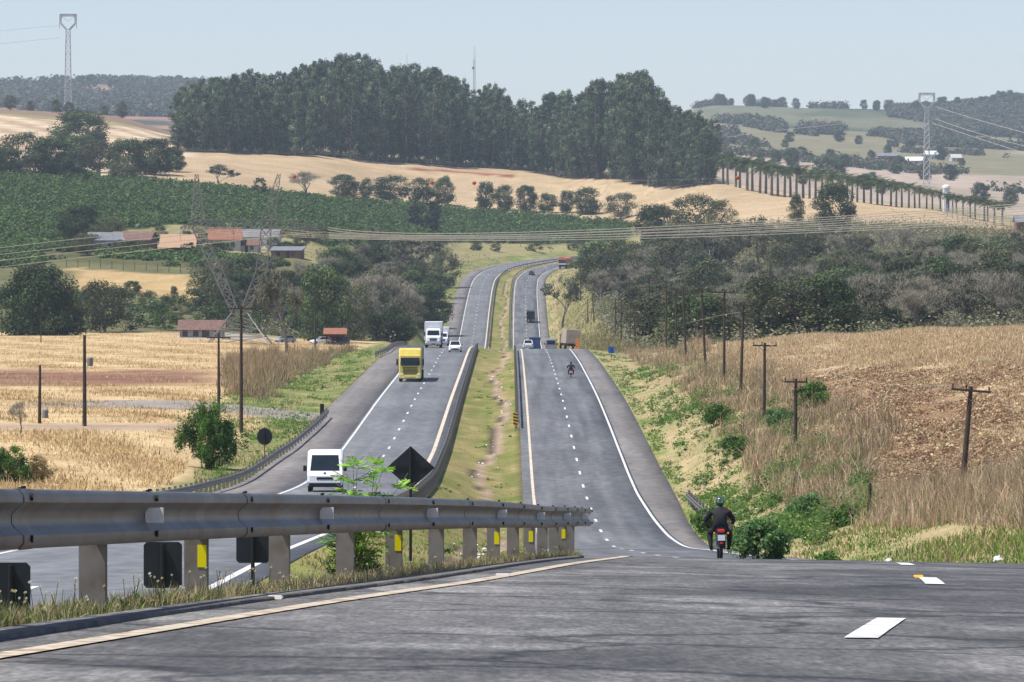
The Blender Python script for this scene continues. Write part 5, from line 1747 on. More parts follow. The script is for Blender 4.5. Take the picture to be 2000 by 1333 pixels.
def lorry_rear(name, label, loc, rz, body, hgt, L=7.5, wd=2.45, frame=True, tarp=None, stripe=None, tilt=0.0):
    r = thing(name, label, 'truck', loc, rz)
    r.rotation_euler[1] = tilt
    zb = 1.0
    hb = hgt - zb
    MB().rbox((0, 0, zb + hb * .5), (wd, L, hb), .05).build('cargo_body', M[body], r)
    y = -L / 2
    if frame:
        mb = MB()
        for sx in (-1, 1):
            mb.box((sx * (wd / 2 - .05), y - .02, zb + hb / 2), (.10, .05, hb))
        mb.box((0, y - .02, zb + .05), (wd - .2, .05, .10))
        mb.box((0, y - .02, zb + hb - .05), (wd - .2, .05, .10))
        mb.box((0, y - .015, zb + hb / 2), (.06, .04, hb - .2))
        mb.build('rear_frame', M['black'], r)
    if tarp:
        vs, fs = [], []
        N = 10
        for i in range(N + 1):
            yy = -L / 2 - .02 + (L + .04) * i / N
            for j, (u_, v_) in enumerate(((-1, -.55), (-1, .0), (-.7, .25), (0, .42), (.7, .25), (1, .0), (1, -.55))):
                vs.append((u_ * (wd / 2 + .03), yy, hgt + v_ + random.gauss(0, .035)))
        for i in range(N):
            for j in range(6):
                k = i * 7 + j
                fs.append((k, k + 1, k + 8, k + 7))
        fs += [tuple(range(7)), tuple(N * 7 + j for j in range(7))]
        MB().add(vs, fs).build('tarpaulin', M[tarp], r)
    if stripe:
        mb = MB()
        mb.box((0, 0, zb + .55), (wd + .03, L + .03, .42))
        mb.build('side_boards', M[stripe], r)
    MB().box((0, 0, .82), (.95, L + 1.5, .3)).build('chassis', M['black'], r)
    MB().rbox((0, L / 2 + 1.2, 1.75), (2.3, 1.9, 2.2), .12).build('cab', M['navy'], r)
    for sx in (-1, 1):
        MB().box((sx * wd * .38, y - .05, .85), (.3, .05, .14)).build('tail_light', M['redlamp'], r)
        MB().slab(*([(sx * 1.16, L / 2 + 1.95, 1.85), (sx * 1.16, L / 2 + .8, 1.85), (sx * 1.16, L / 2 + .8, 2.5), (sx * 1.16, L / 2 + 1.85, 2.5)][::sx]), .02).build('side_window', M['glass'], r)
    MB().box((0, y - .04, .62), (wd * .85, .08, .12)).build('rear_bumper', M['black'], r)
    wheels(r, (y + 1.2, y + 2.45, L / 2 + 1.2), wd / 2 - .03, .5, .3)
    return r
lorry_rear('truck', 'blue open-framed lorry seen from behind beyond the right crest', (vx(1044.5, 1020), 1020, gzR(1020)), 0, 'blue', 3.75)
heading_z(lorry_rear('truck', 'dark lorry driving away alone on the far straight', (vx(1036.5, 1322), 1322, gzR(1322)), 0, 'black', 3.3, L=6, wd=2.35), gzR, 1322)
lorry_rear('truck', 'beige canvas-covered lorry parked leaning on the right shoulder', (vx(1113, 800), 800, gzR(800) + .35), .10, 'canvas', 3.5, wd=2.5, frame=False, tilt=.07)
lorry_rear('truck', 'long grain truck with orange-red tarpaulin in the far bend', (vx(1104, 1634), 1634, gzR(1634)), -.22, 'navy', 3.6, L=11, wd=2.6, frame=False, tarp='tarp', stripe='boxwhite')

# ------------------------------------------------------------------ motorcycles and riders
def skin_body(name, verts, edges_, m, parent, root=0, sub=2):
    me = bpy.data.meshes.new(name)
    me.from_pydata([v[:3] for v in verts], edges_, [])
    o = bpy.data.objects.new(name, me)
    COL.objects.link(o)
    o.parent = parent
    o.modifiers.new('skin', 'SKIN').use_smooth_shade = True
    sb = o.modifiers.new('sub', 'SUBSURF')
    sb.levels = sb.render_levels = sub
    for i, v in enumerate(verts):
        sv = me.skin_vertices[0].data[i]
        sv.radius = (v[3], v[3] if len(v) < 5 else v[4])
        sv.use_root = i == root
    me.materials.append(m)
    return o
def motorcycle(label, loc, rz, body='redlamp'):
    r = thing('motorcycle', label, 'motorcycle', loc, rz)
    for y, nm in ((-.66, 'wheel'), (.68, 'wheel')):
        n, mseg = 26, 8
        vs, fs = [], []
        for i in range(n):
            a_ = 2 * PI * i / n
            for j in range(mseg):
                b_ = 2 * PI * j / mseg
                R_ = .265 + .05 * math.cos(b_)
                vs.append((.05 * math.sin(b_), R_ * math.cos(a_), R_ * math.sin(a_)))
        for i in range(n):
            for j in range(mseg):
                fs.append((i * mseg + j, i * mseg + (j + 1) % mseg, ((i + 1) % n) * mseg + (j + 1) % mseg, ((i + 1) % n) * mseg + j))
        wv = MB().add(vs, fs).build('wheel', M['rubber'], r, smooth=True)
        wv.location = (0, y, .315)
        mb = MB().lathe([(.05, -.06), (.05, .06)], n=10, axis='X')
        for i in range(10):
            a_ = 2 * PI * i / 10
            mb.tube((.02, 0, 0), (0, .23 * math.cos(a_), .23 * math.sin(a_)), .006, n=4)
        mb.build('spokes', M['chrome'], wv)
    mb = MB()
    mb.tube((0, -.66, .315), (0, -.1, .42), .035)
    for sx in (-1, 1):
        mb.tube((sx * .10, -.66, .315), (sx * .10, -.05, .40), .024)
        mb.tube((sx * .11, -.60, .36), (sx * .12, -.42, .76), .028)
        mb.tube((sx * .06, .68, .315), (sx * .07, .46, .98), .028)
    mb.tube((0, -.1, .42), (0, .42, .92), .035)
    mb.build('chassis', M['black'], r)
    MB().rbox((0, .02, .48), (.30, .42, .34), .06).build('engine', M['chrome'], r)
    MB().prism([(-.12, .72), (.40, .80), (.42, .95), (.12, 1.02), (-.10, .90)], -.15, .15, .05).build('fuel_tank', M[body], r, smooth=True)
    MB().prism([(-.78, .83), (-.1, .72), (.0, .80), (-.3, .86), (-.76, .93)], -.13, .13, .04).build('seat', M['black'], r, smooth=True)
    MB().prism([(-.92, .70), (-.55, .70), (-.5, .82), (-.82, .88), (-.95, .82)], -.10, .10, .03).build('tail_cowl', M['black'], r)
    MB().rbox((0, -.955, .83), (.20, .07, .10), .025).build('tail_light', M['redlamp'], r)
    pl = MB().box((0, -.99, .63), (.21, .012, .17), rx=-.2).build('number_plate', M['plate'], r)
    MB().prism([(-1.0, .40), (-.86, .44), (-.80, .78), (-.88, .78), (-.97, .55)], -.085, .085, .02).build('rear_mudguard', M['black'], r)
    MB().box((0, -1.0, .48), (.09, .02, .05)).build('reflector', M['redlamp'], r)
    mb = MB().tube((-.13, -.78, .36), (-.13, -.1, .32), .045, .03, 10)
    mb.build('exhaust', M['chrome'], r, smooth=True)
    mb = MB()
    mb.path([(-.38, .34, 1.06), (-.22, .42, 1.05), (0, .46, 1.0), (.22, .42, 1.05), (.38, .34, 1.06)], .014, 8)
    mb.build('handlebar', M['black'], r)
    MB().rbox((0, .58, .95), (.20, .16, .22), .05).build('headlight', M['lamp'], r)
    for sx in (-1, 1):
        mi = MB()
        mi.tube((sx * .26, .42, 1.05), (sx * .40, .36, 1.24), .008)
        mi.rbox((sx * .43, .35, 1.27), (.13, .03, .09), .012)
        mi.build('mirror', M['black'], r)
        MB().slab((sx * .43 - .055, .332, 1.235), (sx * .43 + .055, .332, 1.235), (sx * .43 + .055, .332, 1.305), (sx * .43 - .055, .332, 1.305), .004).build('mirror_glass', M['chrome'], r)
        MB().lathe([(.001, -.03), (.03, -.02), (.03, .02), (.001, .03)], (sx * .20, -.90, .76), 10, 'X').build('indicator', M['orange'], r)
    mb = MB()
    for sx in (-1, 1):
        mb.tube((sx * .12, .05, .33), (sx * .27, .05, .32), .016)
    mb.build('footrests', M['black'], r)
    return r
def rider(label, loc, rz, helmet_m, extra=True):
    r = thing('person', label, 'person', loc, rz)
    V = [(0, -.34, .92, .195, .15), (0, -.33, 1.08, .20, .145), (0, -.27, 1.26, .225, .15), (0, -.20, 1.41, .21, .13), (0, -.15, 1.50, .075), (0, -.10, 1.58, .07)]
    E = [(0, 1), (1, 2), (2, 3), (3, 4), (4, 5)]
    for sx in (-1, 1):
        k = len(V)
        V += [(sx * .25, -.18, 1.38, .09), (sx * .40, -.06, 1.16, .072), (sx * .395, .20, 1.06, .050), (sx * .375, .30, 1.07, .036)]
        E += [(3, k), (k, k + 1), (k + 1, k + 2), (k + 2, k + 3)]
        k = len(V)
        V += [(sx * .15, -.26, .86, .12), (sx * .29, .06, .80, .098), (sx * .28, -.02, .54, .076), (sx * .255, -.10, .33, .055), (sx * .25, .10, .30, .042)]
        E += [(0, k), (k, k + 1), (k + 1, k + 2), (k + 2, k + 3), (k + 3, k + 4)]
    bd = skin_body('body', V, E, M['cloth'], r)
    # gloves: palm and five fingers closed around the grip
    for sx in (-1, 1):
        Vh = [(sx * .375, .29, 1.07, .034, .02), (sx * .375, .34, 1.085, .038, .018)]
        Eh = [(0, 1)]
        for i in range(4):
            x0 = sx * (.375 - .033 + .022 * i)
            k = len(Vh)
            ln = (.9, 1, .97, .8)[i]
            Vh += [(x0, .375 * 1.0, 1.085, .0095), (x0, .375 + .022 * ln, 1.06, .009), (x0, .36, 1.035, .008)]
            Eh += [(1, k), (k, k + 1), (k + 1, k + 2)]
        k = len(Vh)
        Vh += [(sx * .335, .32, 1.055, .011), (sx * .325, .345, 1.035, .010)]
        Eh += [(0, k), (k, k + 1)]
        skin_body('hand', Vh, Eh, M['cloth'], r, sub=1)
    # head with face under the helmet
    hd = MB()
    hd.lathe([(.02, -.13), (.055, -.12), (.075, -.06), (.08, 0), (.07, .07), (.03, .11)], (0, -.06, 1.66), 12)
    hd.box((0, .03, 1.655), (.025, .035, .04))
    hd.build('head', M['skin'], r, smooth=True)
    he = MB()
    n, mseg = 18, 10
    vs, fs = [], []
    for i in range(mseg + 1):
        t = PI * (.02 + .80 * i / mseg)
        for j in range(n):
            a_ = 2 * PI * j / n
            rr = math.sin(t)
            vs.append((.138 * rr * math.cos(a_), -.07 + .165 * rr * math.sin(a_), 1.685 + .155 * math.cos(t)))
    for i in range(mseg):
        for j in range(n):
            fs.append((i * n + j, i * n + (j + 1) % n, (i + 1) * n + (j + 1) % n, (i + 1) * n + j))
    fs.append(tuple(range(n)))
    he.add(vs, fs)
    he.build('helmet', M[helmet_m], r, smooth=True)
    MB().slab((.10, .075, 1.63), (-.10, .075, 1.63), (-.095, .085, 1.73), (.095, .085, 1.73), .012).build('visor', M['glass'], r)
    return r
M['helmetgreen'] = mat('green_helmet_decal', (.06, .42, .05), rough=.3, var=.1)
M['helmet'] = mat('dark_helmet_shell', (.05, .06, .075), rough=.25, var=.3, scale=6, spec=.6)
d = 134
X = vx(1406, d)
zb = gzR(d) + float(crossR(X, d)) + .01
heading_z(motorcycle('motorcycle with red tail lamp and pale plate on the right lane just past the crest', (X, d, zb), 0), gzR, d)
p = heading_z(rider('motorcyclist in black jacket with a green-patched helmet riding away on the near motorcycle', (X, d, zb), 0, 'helmet'), gzR, d)
MB().slab((-.075, -.233, 1.66), (.065, -.233, 1.66), (.07, -.20, 1.765), (-.06, -.20, 1.765), .012).build('helmet_patch', M['helmetgreen'], p)
MB().prism([(-.02, 1.14), (.14, 1.18), (.16, 1.44), (.02, 1.52), (-.08, 1.44)], .06, .30, .05).build('orange_bag', M['orange'], p, smooth=True)
mb = MB()
for sx in (-1, 1):
    mb.rbox((sx * .25, .09, .285), (.10, .28, .09), .03)
mb.build('shoes', M['reflwhite'], p)
d = 525
X = vx(1115, d)
zb = gzR(d) + .01
heading_z(motorcycle('distant motorcycle in the right lane below the crest', (X, d, zb), 0, 'navy'), gzR, d)
heading_z(rider('distant motorcyclist in dark clothes seen from behind below the crest', (X, d, zb), 0, 'helmet'), gzR, d)

# ------------------------------------------------------------------ wooden utility poles
def upole(px, yb, yt, d, label, arm=0, lean=0.0, cat='utility pole', box=False, armw=2.0, insul=True, r0=.15):
    X = vx(px, d)
    zb = gz(X, d)
    zt = -(yt - HY) / F * d
    h = max(3.0, zt - zb)
    r = thing('utility_pole', label, cat, (X, d, zb))
    mb = MB()
    n = 5
    for i in range(n):
        f0, f1 = i / n, (i + 1) / n
        mb.tube((lean * h * f0, 0, -.5 * (i == 0) + h * f0), (lean * h * f1, 0, h * f1), r0 * (1 - .35 * f0), r0 * (1 - .35 * f1), 9, cap=(i in (0, n - 1)))
    mb.build('pole', M['wood'], r, smooth=True)
    for k in range(arm):
        za = h - .22 - k * .9
        xa = lean * za
        o = MB().box((xa, -.16, za), (armw, .10, .12), ry=lean).build('crossarm', M['wood'], r)
        mb = MB()
        for sx in (-1, 1):
            mb.tube((xa + sx * .5, -.16, za - .05 - sx * .5 * lean), (xa, -.14, za - .55), .018, n=5)
        mb.build('brace', M['post'], r)
        if insul:
            for q in (-.46, -.12, .46):
                MB().lathe([(.02, 0), (.05, .06), (.03, .12), (.055, .18), (.02, .24)], (xa + q * armw, -.16, za + .06 - q * armw * lean), 8).build('insulator', M['black'], r)
    if box:
        MB().lathe([(.20, 0), (.24, .05), (.24, .62), (.19, .70)], (lean * h * .75 + .45, -.1, h * (.66 if box == 2 else .08) ), 12).build('transformer', M['zinc'], r)
        MB().box((.25, -.05, h * (.66 if box == 2 else .08) + .35), (.35, .06, .06)).build('bracket', M['post'], r)
    return r
upole(1880, 895, 755, 240, 'leaning wooden pole with crossarm in the near right field', 1, .085, armw=2.05, r0=.17)
upole(1553, 890, 740, 318, 'short upright wooden pole with crossarm behind the leafy shrub', 1, .01, armw=1.6)
upole(1492, 860, 670, 362, 'tall wooden pole with crossarm right of the cane grass', 1, .012, armw=1.9)
upole(1446, 765, 592, 405, 'wooden pole with thin crossarm and guy wires left of the tall pole', 1, .035, armw=1.9)
upole(1414, 745, 567, 445, 'thick wooden pole with wide crossarm in the right pole row', 1, .005, armw=2.0)
upole(1378, 720, 562, 495, 'wooden pole leaning slightly left, fifth in the right pole row', 1, -.05, armw=1.9)
upole(1340, 705, 560, 550, 'bare-topped leaning wooden pole in the right pole row', 0, -.045)
upole(1320, 705, 563, 600, 'dark wooden pole with crossarm behind the bare-topped one', 1, 0, armw=1.8)
upole(1301, 668, 548, 660, 'wooden pole half hidden by the tall dry grass near the crest', 1, 0, armw=1.9)
upole(1268, 652, 542, 735, 'wooden pole with crossarm in front of the thicket', 1, .0, armw=2.0)
upole(1242, 645, 565, 800, 'leaning wooden pole at the thicket edge', 1, -.06, armw=1.9)
upole(1213, 640, 578, 870, 'pair-like thin pole at the left edge of the thicket', 0, 0)
upole(1230, 640, 572, 840, 'thin wooden pole between two others at the thicket edge', 0, .02)
upole(1202, 650, 585, 950, 'short dark pole beside the twin poles of the thicket edge', 0, 0)
upole(1134, 600, 505, 1300, 'far wooden pole with two crossarms beyond the leaning tree', 2, 0, armw=2.6)
upole(1148, 645, 585, 1120, 'left pole of the two near the leaning tree', 0, 0)
upole(1161, 645, 580, 1090, 'right slanted pole of the two near the leaning tree', 0, -.08)
upole(165, 848, 655, 365, 'thick wooden pole with a grey transformer in the left straw field', 0, 0, box=2, r0=.18)
upole(77, 846, 713, 372, 'short wooden pole with a grey meter box in the left straw field', 0, .01, box=1)
upole(427, 800, 655, 420, 'T-topped wooden pole left of the large pylon foot', 1, 0, armw=2.2, insul=False)
upole(471, 822, 598, 380, 'tall dark wooden pole in front of the large pylon', 1, 0, armw=2.4, insul=False, r0=.17)
upole(616, 705, 570, 700, 'wooden pole with small crossarm in front of the left grove', 1, -.01, armw=2.4)
upole(80, 672, 612, 830, 'thin far pole in front of the huge dome-shaped tree', 0, 0, r0=.10)
for k_, (px, py, hh, lab) in enumerate(((1698, 985, 1.1, 'short wooden fence post alone on the right bank'),)):
    d = 190
    X = vx(px, d)
    r = thing('fence_post', lab, 'post', (X, d, gz(X, d)))
    MB().tube((0, 0, -.3), (.03, 0, hh + .35), .075, .065, 8).build('post', M['wood'], r)
    MB().tube((.03, 0, hh + .35), (.035, 0, hh + .40), .065, .03, 8).build('top', M['wood'], r)

# ------------------------------------------------------------------ lattice pylons and their wires
def lbeam(mb, A, B, n, r, rb=None):
    rb = rb or r * .6
    A, B = [Vector(p) for p in A], [Vector(p) for p in B]
    m = len(A)
    for i in range(m):
        mb.tube(A[i], B[i], r, n=4, cap=False)
    for k in range(n):
        f0, f1 = k / n, (k + 1) / n
        for i in range(m):
            j = (i + 1) % m
            p0, p1 = A[i].lerp(B[i], f0), A[i].lerp(B[i], f1)
            q0, q1 = A[j].lerp(B[j], f0), A[j].lerp(B[j], f1)
            mb.tube(p0, q1, rb, n=3, cap=False)
            mb.tube(q0, p1, rb, n=3, cap=False)
            if k: mb.tube(p0, q0, rb, n=3, cap=False)
def sq(x, y, z, hx, hy=None):
    hy = hx if hy is None else hy
    return [(x - hx, y - hy, z), (x + hx, y - hy, z), (x + hx, y + hy, z), (x - hx, y + hy, z)]
d = 850
X = vx(468, d)
zb = gz(X, d)
Zp = lambda py: -(py - HY) / F * d - zb
Xp = lambda px: (px - 468) * d / F
pyl = thing('transmission_tower', 'large waisted lattice pylon with wide crossarm standing behind the left straw field', 'pylon', (X, d, zb))
mb = MB()
lbeam(mb, sq(0, 0, -.3, 5.8), sq(0, 0, Zp(612), 1.5), 4, .11, .06)
mb.build('lower_body', M['lattice'], pyl)
mb = MB()
for sx in (-1, 1):
    lbeam(mb, sq(sx * .75, 0, Zp(612), .7, 1.4), sq(sx * 4.0, 0, Zp(530), 1.0, 1.2), 4, .09, .055)
    lbeam(mb, sq(sx * 4.0, 0, Zp(530), 1.0, 1.2), sq(Xp(385 if sx < 0 else 520), 0, Zp(447), .9, .9), 4, .09, .055)
mb.build('window_frame', M['lattice'], pyl)
mb = MB()
x0, x1 = Xp(352), Xp(635)
xa, xb = Xp(385), Xp(548)
zc0, zc1 = Zp(447), Zp(430)
lbeam(mb, [(xa, -.9, zc0), (xa, .9, zc0), (xa, .9, zc1), (xa, -.9, zc1)], [(xb, -.9, zc0), (xb, .9, zc0), (xb, .9, zc1), (xb, -.9, zc1)], 9, .09, .055)
for xs, xe in ((xa, x0), (xb, x1)):
    lbeam(mb, [(xs, -.9, zc0), (xs, .9, zc0), (xs, .9, zc1), (xs, -.9, zc1)], [(xe, -.2, zc0 - .1), (xe, .2, zc0 - .1), (xe, .2, zc0 + .2), (xe, -.2, zc0 + .2)], 4, .10, .065)
mb.build('crossarm', M['lattice'], pyl)
for pa, pb in ((387, 384), (524, 545)):
    mb = MB()
    lbeam(mb, sq(Xp(pa), 0, zc1, 1.25, .9), sq(Xp(pb), 0, Zp(340), .25, .25), 6, .08, .05)
    mb.build('earth_peak', M['lattice'], pyl)
for pxi in (352, 384, 456, 548, 635):
    mb = MB()
    for q in range(9):
        mb.lathe([(.03, 0), (.13, .05), (.05, .10)], (Xp(pxi), 0, zc0 - .45 - q * .22), 8)
    mb.build('insulator_string', M['zinc'], pyl)
def wire(label, pts, r=.045, subs=1, name='power_line', balls=()):
    o0 = Vector(pts[0])
    w_ = thing(name, label, 'power line', o0)
    N = 28
    # smooth curve through 3 points (a hanging wire)
    P = [Vector(p) for p in pts]
    def cur(t):
        # quadratic through start, middle (t = .5), end
        return P[0] * (2 * (t - .5) * (t - 1)) + P[1] * (-4 * t * (t - 1)) + P[2] * (2 * t * (t - .5))
    for s_ in range(subs):
        off = Vector((0, 0, .42 * s_))
        mb = MB()
        pp = [cur(t) + off - o0 for t in np.linspace(0, 1, N)]
        mb.path(pp, r, 5)
        mb.build('cable', M['wire'], w_)
    for t in balls:
        c_ = cur(t) - o0
        MB().lathe([(.03, -.38), (.23, -.3), (.36, -.1), (.38, .08), (.3, .25), (.03, .36)], c_, 12).build('marker_ball', M['redball'], w_, smooth=True)
    return w_
def P3(px, py, d): return (vx(px, d), d, -(py - HY) / F * d)
WR = [('topmost bright cable bundle running right from the large pylon', (640, 449), (1100, 456), (2060, 398)),
      ('second bright cable bundle running right from the large pylon', (548, 452), (1100, 461), (2060, 408)),
      ('third bright cable bundle running right from the large pylon', (456, 452), (1100, 465), (2060, 420)),
      ('lowest bright cable bundle running right from the large pylon', (384, 452), (1100, 469), (2060, 430))]
for lab, p0, p1, p2 in WR:
    wire(lab, [P3(p0[0], p0[1], 850), P3(p1[0], p1[1], 850), P3(p2[0], p2[1], 850)], .055, 2)
WL = [('topmost cable running left from the large pylon', (384, 448), (200, 462), (-60, 492)),
      ('second cable running left from the large pylon', (456, 450), (200, 476), (-60, 504)),
      ('third cable running left from the large pylon', (548, 452), (200, 487), (-60, 517)),
      ('lowest cable running left from the large pylon', (635, 452), (200, 499), (-60, 530))]
for lab, p0, p1, p2 in WL:
    wire(lab, [P3(p0[0], p0[1], 850), P3(p1[0], p1[1], 838), P3(p2[0], p2[1], 820)], .05, 1)
wire('thin earth wire with red marker balls strung right from the pylon peak', [P3(545, 342, 850), P3(1060, 357, 850), P3(2060, 322, 850)], .012, 1, balls=(.05, .341, .406, .72))

def window_tower(label, px, ytop, ybase, d, wtop, cat='pylon'):
    X = vx(px, d)
    zb = gz(X, d)
    r = thing('transmission_tower', label, cat, (X, d, zb))
    H = -(ytop - HY) / F * d - zb
    k = wtop * d / F / 2                     # half width of the head
    hw = k * 1.9                             # head height
    rr = .16 * d / 2600
    mb = MB()
    lbeam(mb, sq(0, 0, -.5, k * .42), sq(0, 0, H - hw, k * .24), 14, rr, rr * .62)
    mb.build('mast', M['lightlattice'], r)
    mb = MB()
    for sx in (-1, 1):
        lbeam(mb, sq(sx * k * .12, 0, H - hw, k * .12), sq(sx * k * .9, 0, H - hw * .55, k * .1), 4, rr, rr * .62)
        lbeam(mb, sq(sx * k * .9, 0, H - hw * .55, k * .1), sq(sx * k * .88, 0, H, k * .1), 4, rr, rr * .62)
    mb.build('window_frame', M['lightlattice'], r)
    mb = MB()
    lbeam(mb, [(-k, -.8, H - 1.2), (-k, .8, H - 1.2), (-k, .8, H), (-k, -.8, H)], [(k, -.8, H - 1.2), (k, .8, H - 1.2), (k, .8, H), (k, -.8, H)], 8, rr, rr * .62)
    mb.tube((-k * .8, 0, H - 1), (0, 0, H - hw * .45), rr * .7, n=4)
    mb.tube((k * .8, 0, H - 1), (0, 0, H - hw * .45), rr * .7, n=4)
    mb.build('crossarm', M['lightlattice'], r)
    mb = MB()
    for sx in (-1, 1):
        mb.tube((sx * k, 0, H - hw * .55), (sx * k, 0, H - hw * .9), rr * .9, n=5)
    mb.build('insulator_string', M['zinc'], r)
    return r, H, k, hw, zb, X
window_tower('hazy lattice pylon with open head standing against the sky at the far left', 133, 28, 215, 2620, 33)
window_tower('lattice pylon with open head in the valley behind the palm row', 1810, 182, 372, 2600, 32)
for lab, y0, ym, y1 in (('upper hazy wire leaving the far left pylon', 50, 57, 68), ('lower hazy wire leaving the far left pylon', 74, 82, 93)):
    wire(lab, [P3(118, y0, 2620), P3(40, ym, 2600), P3(-60, y1, 2580)], .07, 1)
for lab, p0, p1, p2 in (('upper cable running right from the valley pylon', (1826, 208), (1915, 236), (2040, 270)),
                        ('middle cable running right from the valley pylon', (1826, 232), (1915, 262), (2040, 296)),
                        ('lower cable running right from the valley pylon', (1818, 240), (1915, 272), (2040, 312)),
                        ('cable running left from the valley pylon toward the wood', (1795, 235), (1640, 243), (1420, 268))):
    wire(lab, [P3(*p0, 2600), P3(*p1, 2560), P3(*p2, 2500)], .13, 1)
def mast(label, px, yt, d, guy=True):
    X = vx(px, d)
    zb = gz(X, d)
    h = -(yt - HY) / F * d - zb
    r = thing('radio_mast', label, 'mast', (X, d, zb))
    mb = MB()
    lbeam(mb, sq(0, 0, 0, .7)[:3], sq(0, 0, h - 8, .45)[:3], 26, .11, .07)
    mb.build('mast', M['lattice'], r)
    MB().tube((0, 0, h - 8), (0, 0, h), .14, .05, 6).build('antenna', M['lattice'], r)
    MB().rbox((-.6, 0, h - 13), (1.1, .8, 1.6), .2).build('aerial', M['zinc'], r)
    if guy:
        MB().tube((.9, 0, h - 28), (.9, 0, h), .06, n=4).build('lightning_rod', M['lattice'], r)
    return r
mast('tall thin radio mast rising behind the middle of the wood', 926, 90, 2700)
mast('short radio mast tip just above the treetops left of the tall one', 795, 106, 2700, False)
# wires of the wooden poles
def pole_wire(label, pts):
    wire(label, [P3(*p) for p in pts], .012, 1)
pole_wire('thin wire between the leaning near pole and the tall pole of the right row', ((1860, 752, 240), (1650, 735, 290), (1495, 668, 362)))
pole_wire('thin grey wire from the right row poles to the thicket', ((1446, 610, 405), (1400, 618, 440), (1340, 632, 550)))

# ------------------------------------------------------------------ houses and the small structures of the farm
def house(name, label, px, py, wpx, hwall, hroof, dep, roof, wall, rz=0.0, d0=1000, d1=1500, over=.5, windows=2, hip=False, shed=False, dd=None):
    if dd:
        X = vx(px, dd); d = dd; z = gz(X, dd)
    else:
        X, d, z = hit(px, py, d0, d1)
    L = wpx * d / F
    r = thing(name, label, 'house' if name != 'shelter' else 'shelter', (X, d, z - .1), rz)
    hx, hy = L / 2, dep / 2
    mb = MB()
    A = [(-hx, -hy, -.5), (hx, -hy, -.5), (hx, hy, -.5), (-hx, hy, -.5)]
    B = [(x, y, hwall) for x, y, _ in A]
    mb.add(A + B, [(0, 1, 5, 4), (1, 2, 6, 5), (2, 3, 7, 6), (3, 0, 4, 7)])
    if not shed:
        mb.add([(-hx, -hy, hwall), (-hx, hy, hwall), (-hx, 0, hwall + hroof * .92)], [(0, 1, 2)])
        mb.add([(hx, -hy, hwall), (hx, hy, hwall), (hx, 0, hwall + hroof * .92)], [(0, 1, 2)])
    if name == 'shelter':                       # open sides: a back wall and posts
        mb = MB().box((0, hy - .1, hwall / 2 - .25), (L, .2, hwall + .5))
        for q in np.linspace(-hx + .15, hx - .15, max(2, int(L / 3.5) + 1)):
            for yy in (-hy + .15, 0):
                MB().box((q, yy, hwall / 2 - .25), (.22, .22, hwall + .5)).build('post', M['wood'], r)
    mb.build('wall', M[wall], r)
    mb = MB()
    o = over
    hz = 0 if not shed else hroof
    if shed:
        mb.slab((-hx - o, -hy - o, hwall), (hx + o, -hy - o, hwall), (hx + o, hy + o, hwall + hroof), (-hx - o, hy + o, hwall + hroof), .12)
    else:
        i_ = hx * .35 if hip else -o
        mb.slab((-hx - o, -hy - o, hwall - .15), (hx + o, -hy - o, hwall - .15), (hx - i_, 0, hwall + hroof), (-hx + i_, 0, hwall + hroof), .12)
        mb.slab((hx + o, hy + o, hwall - .15), (-hx - o, hy + o, hwall - .15), (-hx + i_, .01, hwall + hroof), (hx - i_, .01, hwall + hroof), .12)
    mb.build('roof', M[roof], r)
    for k in range(windows):
        x = -hx + (k + .5) * 2 * hx / windows
        MB().box((x, -hy - .02, hwall * .52), (min(1.2, L * .12), .06, 1.1)).build('window', M['glass'], r)
    if name != 'shelter':
        MB().box((hx * .15, -hy - .02, .9), (.95, .05, 2.0)).build('door', M['wood'], r)
    return r
house('house', 'pale block farm house with grey zinc roof at the left end of the farm', 205, 489, 62, 2.9, 2.2, 7, 'zinc', 'plaster', .25, windows=2)
house('house', 'brick farm house with long brown-grey roof right of the zinc-roofed house', 262, 486, 78, 2.5, 2.4, 8, 'browntile', 'brick', -.2)
house('shelter', 'open barn with large tan tiled roof in the middle of the farm', 350, 494, 66, 1.6, 3.6, 9, 'oldtile', 'brick', -.05, windows=0)
house('house', 'low house with orange-red tile roof behind the pylon', 440, 488, 60, 3.0, 3.4, 9, 'tile', 'plaster', .05, d0=1250)
house('house', 'long white shed with blue-grey zinc roof behind the pylon window', 500, 484, 92, 3.2, 2.2, 10, 'zinc', 'whitewall', -.1, windows=3)
house('house', 'small brown-roofed house below the orange-red tile roof', 478, 492, 60, 2.0, 1.7, 6, 'browntile', 'plaster', 0)
house('house', 'low dark shed at the right end of the farm', 562, 503, 58, 2.0, 1.2, 6, 'zinc', 'brick', -.15, shed=True)
house('shelter', 'small roadside shelter with orange tiles by the parked cars', 655, 682, 36, 2.4, 1.0, 4, 'tile', 'brick', 0, d0=900, d1=1250, windows=0)
house('house', 'long low grey building with dull pink roof behind the pylon legs', 395, 660, 84, 1.8, 1.8, 6, 'browntile', 'concrete', 0, d0=850, d1=1150, windows=4)
house('house', 'white cottage partly hidden at the foot of the ridge wood', 978, 330, 14, 3.0, 2.0, 6, 'zinc', 'whitewall', .3, dd=2262)
house('house', 'white farm house in the far valley behind the palms', 1818, 312, 26, 4, 3, 9, 'whitewall', 'whitewall', .1, d0=2700, d1=4500)
house('house', 'long white poultry shed in the far valley', 1786, 323, 34, 3.5, 3, 12, 'whitewall', 'plaster', -.25, d0=2700, d1=4500)
house('house', 'low grey-roofed barn left of the white sheds in the far valley', 1736, 313, 42, 3, 2.5, 10, 'zinc', 'browntile', -.1, d0=2700, d1=4500)
house('house', 'small pale house right of the white farm house in the far valley', 1866, 316, 20, 3, 3, 9, 'plaster', 'plaster', .2, d0=2700, d1=4500)
